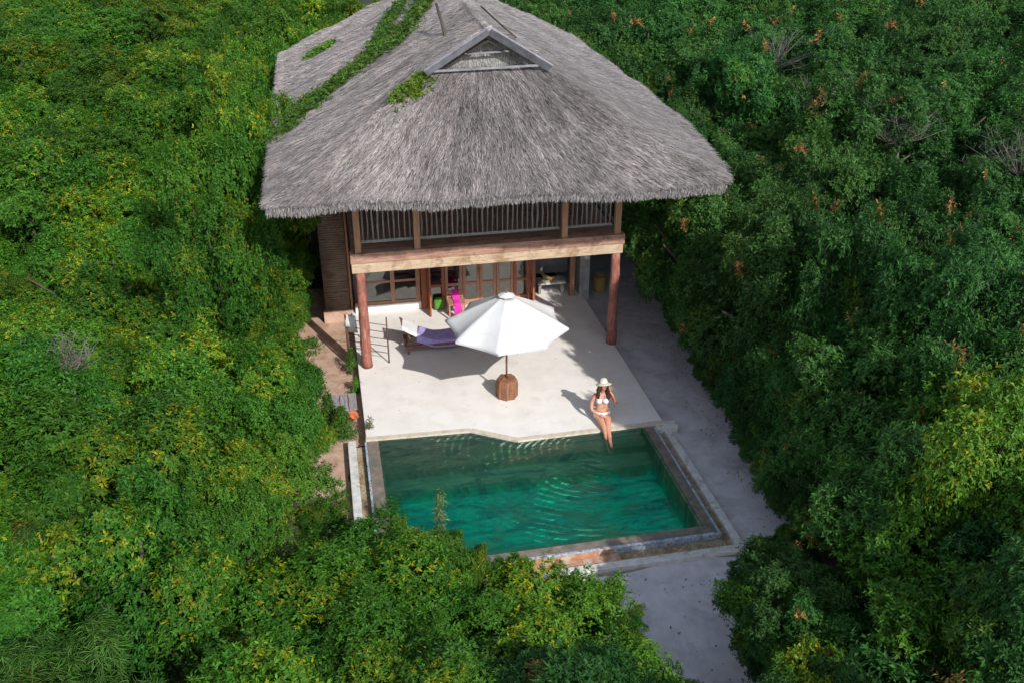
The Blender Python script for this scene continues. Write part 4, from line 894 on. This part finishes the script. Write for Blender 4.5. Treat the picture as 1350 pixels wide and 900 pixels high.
# chair with pink towel inside the doors
ch = empty('wooden_chair', (2.83,6.35,0), 'brown wooden chair behind the parasol carrying a pink towel', 'chair')
for x in (2.62,3.04):
    for y in (6.15,6.56):
        b = MB(); b.box(x-.02,x+.02,y-.02,y+.02,0,.43 if y < 6.3 else .69); b.build('leg', M['door_brown'], ch)
b = MB(); b.box(2.59,3.07,6.12,6.59,.43,.465); b.build('seat', M['door_brown'], ch, bevel=.008)
b = MB(); b.box(2.64,3.02,6.545,6.575,.50,.55); b.box(2.64,3.02,6.545,6.575,.60,.68); b.build('backrest', M['door_brown'], ch)
b = MB(); vs = []
pth = [(6.61,.40),(6.61,.60),(6.60,.70),(6.56,.715),(6.52,.70),(6.50,.60),(6.48,.485),(6.30,.480),(6.13,.478),(6.09,.44),(6.085,.30),(6.08,.12)]
for j, (y, z) in enumerate(pth):
    for i in range(9):
        x = 2.74+.21*i/8; vs.append((x+.015*noise.noise(Vector((x*5,z*4,1))), y+.014*noise.noise(Vector((x*9,z*3,j))), z))
b.add(vs, [(j*9+i, j*9+i+1, (j+1)*9+i+1, (j+1)*9+i) for j in range(len(pth)-1) for i in range(8)], True)
o = b.build('towel', M['pink']); o.modifiers.new('t','SOLIDIFY').thickness = .008; tag(o, 'bright pink towel draped over the wooden chair by the doors', 'towel')
# green padded shape, added to stand in for the garden's reflection
b = MB(); 
def garden_reflection(cx, cy, cz, w_, h_, t_, tilt):
    vs = []; n = 12
    for s_ in (1,-1):
        for j in range(n+1):
            for i in range(n+1):
                u_ = i/n*2-1; v_ = j/n*2-1; th = t_*(max(0,1-u_**4)*max(0,1-v_**4))**.5
                vs.append((cx+u_*w_/2*(1-.06*v_*v_), cy+s_*-th/2+tilt*(v_+1)*.5, cz+(v_+1)*h_/2*(1-.04*u_*u_)))
    fs = []
    for s_ in range(2):
        o_ = s_*(n+1)**2
        for j in range(n):
            for i in range(n): a = o_+j*(n+1)+i; fs.append((a,a+1,a+n+2,a+n+1) if s_ == 0 else (a,a+n+1,a+n+2,a+1))
    return vs, fs
vs, fs = garden_reflection(2.42, 6.80, .02, .30, .34, .13, .10); b.add(vs, fs, True)
tag(b.build('garden_reflection', M['reflection_green']), 'green stand-in for the garden reflection against the red door left of the chair', 'garden_reflection')
# alcove bench and things on it
be = empty('bench', (5.8,7.4,0), 'pale low bench in the shaded alcove right of the doors', 'bench')
b = MB(); b.box(5.36,6.22,7.22,7.66,.30,.37,.004); b.build('seat', M['white_kerb'], be, bevel=.01)
for x in (5.45,6.12):
    b = MB(); b.box(x-.04,x+.04,7.27,7.61,0,.298); b.build('leg', M['grey_pole'], be)
b = MB(); b.tube([(5.50,7.50,.62),(5.62,7.44,.50),(5.78,7.40,.42),(5.98,7.42,.40)], [.03,.055,.06,.03], 8); b.tube([(5.62,7.44,.50),(5.55,7.40,.40)],[.035,.02],6); b.tube([(5.78,7.4,.42),(5.9,7.36,.52)],[.03,.012],6)
tag(b.build('driftwood', M['yellow']), 'yellowish piece of driftwood lying on the pale bench', 'driftwood')
# basket on the side wall
bk_ = empty('woven_basket', (7.35,7.6,-.2), 'yellow woven basket standing on the shaded path beside the right column', 'basket')
b = MB(); b.lathe([(0,.0),(.15,0),(.17,.1),(.19,.35),(.20,.50),(.185,.50),(.16,.1),(0,.08)], (7.35,7.6,-.2), 20); b.build('body', M['yellow'], bk_)
b = MB(); b.tube([(7.17,7.6,.28),(7.20,7.6,.42),(7.35,7.6,.50),(7.50,7.6,.42),(7.53,7.6,.28)], .014, 6); b.build('handle', M['cane'], bk_)
# clay pot and grey boards at the left of the deck
pt = empty('clay_pot', (-.33,1.92,-.3), 'small orange clay pot lying beside the deck edge', 'pot')
b = MB(); b.lathe([(0,0),(.085,0),(.12,.10),(.135,.20),(.15,.205),(.15,.235),(.125,.235),(.11,.12),(.07,.03),(0,.03)], (0,0,0), 22)
o = b.build('body', M['pot'], pt, loc=(0,0,.08)); o.rotation_euler = (R(35),0,R(50)); o.scale = (.8,.8,.8)
bo = MB()
for k in range(3): bo.box(-.74+k*.20, -.74+k*.20+.185, 2.25, 3.0, -.20+random.uniform(-.004,.004), -.165, .003)
bo.box(-.72,-.2,2.35,2.42,-.3,-.2); bo.box(-.72,-.2,2.85,2.92,-.3,-.2)
tag(bo.build('boardwalk', M['boards'], bevel=.004), 'short weathered grey board platform on the sand left of the deck', 'platform')
# edging bricks on the sandy yard
b = MB(); b.box(-1.55,-1.40,4.2,7.2,-.31,-.20,.01); tag(b.build('garden_edging', M['sand'], bevel=.015), 'pinkish masonry edging strip along the sandy yard', 'edging')
# dry leaves on the path
random.seed(4); b = MB()
for _ in range(520):
    y = random.uniform(-4.2,8); x = 7.5+.05*y+.9*(1-random.random()**2)*.9 
    if random.random() < .2: x, y = random.uniform(4.0,6.6), random.uniform(-8.5,-4.5)
    a = random.uniform(0,6.28); l = random.uniform(.012,.035); w_ = l*.4; z = -.19
    c, s = math.cos(a), math.sin(a)
    b.add([(x-l*c,y-l*s,z),(x+w_*s,y-w_*c,z+.02),(x+l*c,y+l*s,z+.004),(x-w_*s,y+w_*c,z+.012)], [(0,1,2,3)])
tag(b.build('fallen_leaves', M['bark']), kind='stuff')

b = MB()
for _ in range(34):
    x = random.uniform(.2,6.5); y = random.uniform(.7,6.5); a = random.uniform(0,6.28); l = random.uniform(.012,.03); c, s_ = math.cos(a), math.sin(a)
    b.add([(x-l*c,y-l*s_,.002),(x+l*.4*s_,y-l*.4*c,.012),(x+l*c,y+l*s_,.004),(x-l*.4*s_,y+l*.4*c,.010)], [(0,1,2,3)])
tag(b.build('leaf_litter', M['cane']), kind='stuff')
# ------------------------------------------------------------------ person
pe = empty('person', (5.40,.28,0), 'woman in white bikini and straw hat seated on the pool edge, feet in water', 'person')
def skin_body(name, joints, bones, m, parent, sub=2, root=0):
    me = bpy.data.meshes.new(name); me.from_pydata([j[0] for j in joints], bones, []); o = bpy.data.objects.new(name, me); link(o, parent)
    sk = o.modifiers.new('skin','SKIN'); sk.use_smooth_shade = True
    for i, j in enumerate(joints):
        rr = j[1] if hasattr(j[1],'__len__') else (j[1], j[1]); me.skin_vertices[0].data[i].radius = rr; me.skin_vertices[0].data[i].use_root = (i == root)
    ss = o.modifiers.new('sub','SUBSURF'); ss.levels = sub; ss.render_levels = sub
    me.materials.append(m); return o
# local coordinates: origin at seat, x right (photo), y back, z up
J = [((0,0,.10),(.145,.115)),            #0 pelvis
     ((-.005,.03,.22),(.115,.088)),      #1 waist
     ((-.012,.055,.36),(.125,.088)),     #2 ribs
     ((-.015,.065,.46),(.125,.075)),     #3 upper chest
     ((-.012,.060,.54),(.05,.05)),       #4 neck base
     ((-.008,.045,.60),(.043,.045)),     #5 neck
     ((-.005,.025,.665),(.062,.072)),    #6 jaw
     ((-.003,.02,.735),(.075,.088)),     #7 skull
     ((0,.02,.79),(.055,.065)),          #8 crown
     # right arm of the figure (photo left), hand resting on lap
     ((-.145,.065,.475),(.052,.048)), ((-.205,.035,.345),(.041,.041)), ((-.215,-.03,.225),(.034,.034)), ((-.14,-.12,.185),(.028,.028)), ((-.065,-.17,.175),(.022,.017)),  #9-13
     # left arm (photo right), bent up to the hair
     ((.125,.065,.475),(.052,.048)), ((.215,.045,.395),(.041,.041)), ((.255,-.01,.33),(.036,.036)), ((.215,-.01,.45),(.030,.030)), ((.145,-.005,.57),(.024,.022)), ((.115,0,.605),(.018,.02)), #14-19
     # legs: crossing towards the water
     ((-.075,-.03,.09),(.092,.090)), ((-.055,-.22,.085),(.078,.078)), ((-.015,-.42,.05),(.058,.058)), ((.0,-.53,.015),(.053,.053)), ((.02,-.77,-.12),(.032,.032)), ((.03,-.86,-.15),(.032,.022)), ((.035,-.92,-.165),(.024,.014)), #20-26
     ((.08,-.03,.09),(.092,.090)), ((.075,-.23,.09),(.078,.078)), ((.055,-.44,.055),(.058,.058)), ((.055,-.55,.02),(.053,.053)), ((.06,-.80,-.035),(.033,.033)), ((.065,-.88,-.04),(.032,.022)), ((.07,-.95,-.06),(.024,.014))] #27-33
Bn = [(0,1),(1,2),(2,3),(3,4),(4,5),(5,6),(6,7),(7,8),(3,9),(9,10),(10,11),(11,12),(12,13),(3,14),(14,15),(15,16),(16,17),(17,18),(18,19),(0,20),(20,21),(21,22),(22,23),(23,24),(24,25),(25,26),(0,27),(27,28),(28,29),(29,30),(30,31),(31,32),(32,33)]
body = skin_body('body', J, Bn, M['skin'], pe)
# fingers
def hand(base, d, up, side, name='hand'):
    d = Vector(d).normalized(); up = Vector(up).normalized(); r_ = d.cross(up).normalized(); base = Vector(base)
    js = [(base, (.018,.016)), (base+d*.04, (.026,.013))]; bs = [(0,1)]
    for k in range(4):
        o_ = (k-1.5)*.017; L = [.062,.072,.068,.052][k]; i0 = len(js)
        a = base+d*.072+r_*o_; js += [(a,(.0085,.0085)),(a+d*L*.5-up*.008,(.0075,.0075)),(a+d*L-up*.026,(.006,.006))]; bs += [(1,i0),(i0,i0+1),(i0+1,i0+2)]
    i0 = len(js); t0 = base+d*.02+r_*side*.026; js += [(t0,(.010,.010)),(t0+d*.03+r_*side*.018,(.009,.009)),(t0+d*.055+r_*side*.020-up*.01,(.007,.007))]; bs += [(1,i0),(i0,i0+1),(i0+1,i0+2)]
    skin_body(name, [(tuple(a), b_) for a, b_ in js], bs, M['skin'], pe, 1)
hand((-.07,-.165,.178), (1,-.45,-.05), (0,0,1), 1)
hand((.12,0,.60), (-.35,.05,1), (0,-1,.2), 1)
# face: eyes, nose, mouth
b = MB(); b.lathe([(0,-.014),(.010,-.008),(.013,.004),(.008,.012),(0,.014)], (0,0,0), 8); nz_ = b.build('nose', M['skin'], pe, loc=(-.003,-.068,.700))
for s_ in (-1,1):
    b = MB(); b.lathe([(0,-.010),(.008,-.006),(.011,0),(.008,.006),(0,.010)], (0,0,0), 10); b.build('eye', M['hair'], pe, loc=(-.003+s_*.030,-.060,.722))
    b = MB(); b.lathe([(0,-.022),(.010,-.014),(.013,0),(.010,.014),(0,.022)], (0,0,0), 8); b.build('ear', M['skin'], pe, loc=(-.003+s_*.077,.02,.710))
b = MB(); b.bar((-.018,-.050,.668),(.012,-.050,.668),.006,.007); b.build('mouth', M['door_red'], pe, loc=(0,0,0))
# hair strands down both sides
b = MB()
for k in range(46):
    s_ = -1 if k % 2 else 1; a = random.uniform(0,1)
    x0 = s_*random.uniform(.045,.085); y0 = .02+random.uniform(-.05,.075)
    b.tube([(x0*.8,y0,.78),(x0*1.05,y0-.005,.70),(s_*random.uniform(.07,.115),y0-.03*a,.60),(s_*random.uniform(.06,.13),-.035+.06*(1-a),.50+random.uniform(-.03,.03)),(s_*random.uniform(.05,.11),-.055+.05*(1-a),.40+random.uniform(-.02,.05))], [.014,.018,.017,.014,.005], 6)
for k in range(16):
    x0 = random.uniform(-.07,.07); b.tube([(x0,.08,.78),(x0*1.1,.11,.68),(x0*1.2,.12,.55),(x0*1.1,.13,.44)], [.016,.02,.017,.006], 6)
b.build('hair', M['hair'], pe, loc=(0,0,0))
# hat
b = MB(); prof = [(.0,.105),(.045,.102),(.078,.085),(.092,.045),(.098,.0),(.12,-.010),(.155,-.022),(.190,-.042),(.192,-.048),(.155,-.030),(.12,-.018),(.094,-.008),(.088,.04),(.07,.08),(0,.095)]
b.lathe(prof, (0,0,0), 28)
hat = b.build('sun_hat', M['straw_hat'], pe, loc=(0,.035,.775)); hat.rotation_euler = (R(-20),R(-4),0); hat.scale = (.80,.80,.85)
b = MB(); b.lathe([(.0995,.004),(.0985,.028),(.094,.03),(.094,.004)], (0,0,0), 24); hb = b.build('hat_band', M['white_cloth'], hat, loc=(0,0,0))
# bikini
def cup(cx):
    b = MB(); vs = []; n = 8
    for j in range(n+1):
        for i in range(16):
            a = i/16*6.283; r_ = .060*j/n; vs.append((cx+r_*math.cos(a), -.030-.055*math.sqrt(max(0,1-(j/n)**2)), .405+r_*math.sin(a)*1.0))
    fs = [(j*16+i, j*16+(i+1)%16, (j+1)*16+(i+1)%16, (j+1)*16+i) for j in range(n) for i in range(16)]
    b.add(vs, fs, True); return b
for s_ in (-1,1):
    cup(-.012+s_*.062).build('bikini_cup', M['white_cloth'], pe, loc=(0,0,0))
b = MB()
for s_ in (-1,1): b.tube([(-.012+s_*.062,-.055,.455),(-.012+s_*.05,-.025,.51),(-.01+s_*.03,.06,.585)], .006, 6)
b.build('bikini_strap', M['white_cloth'], pe, loc=(0,0,0))
b = MB(); seg = 24; vs = []
for z, rx, ry, cy in ((.195,.150,.122,.012),(.140,.166,.140,0),(.07,.170,.150,-.010)):
    for k in range(seg):
        a = 2*math.pi*k/seg; vs.append((rx*math.cos(a), cy+ry*math.sin(a), z-(.045 if math.sin(a) < -.2 and z < .1 else 0)*(1-abs(math.cos(a)))))
b.add(vs, [(i*seg+k, i*seg+(k+1)%seg, (i+1)*seg+(k+1)%seg, (i+1)*seg+k) for i in range(2) for k in range(seg)], True)
o = b.build('bikini_bottom', M['white_cloth'], pe, loc=(0,0,0)); o.modifiers.new('t','SOLIDIFY').thickness = .006
pe.rotation_euler = (0, 0, R(-9)); pe.scale = (1.2,1.2,1.2); pe.location = (5.34,.46,0)
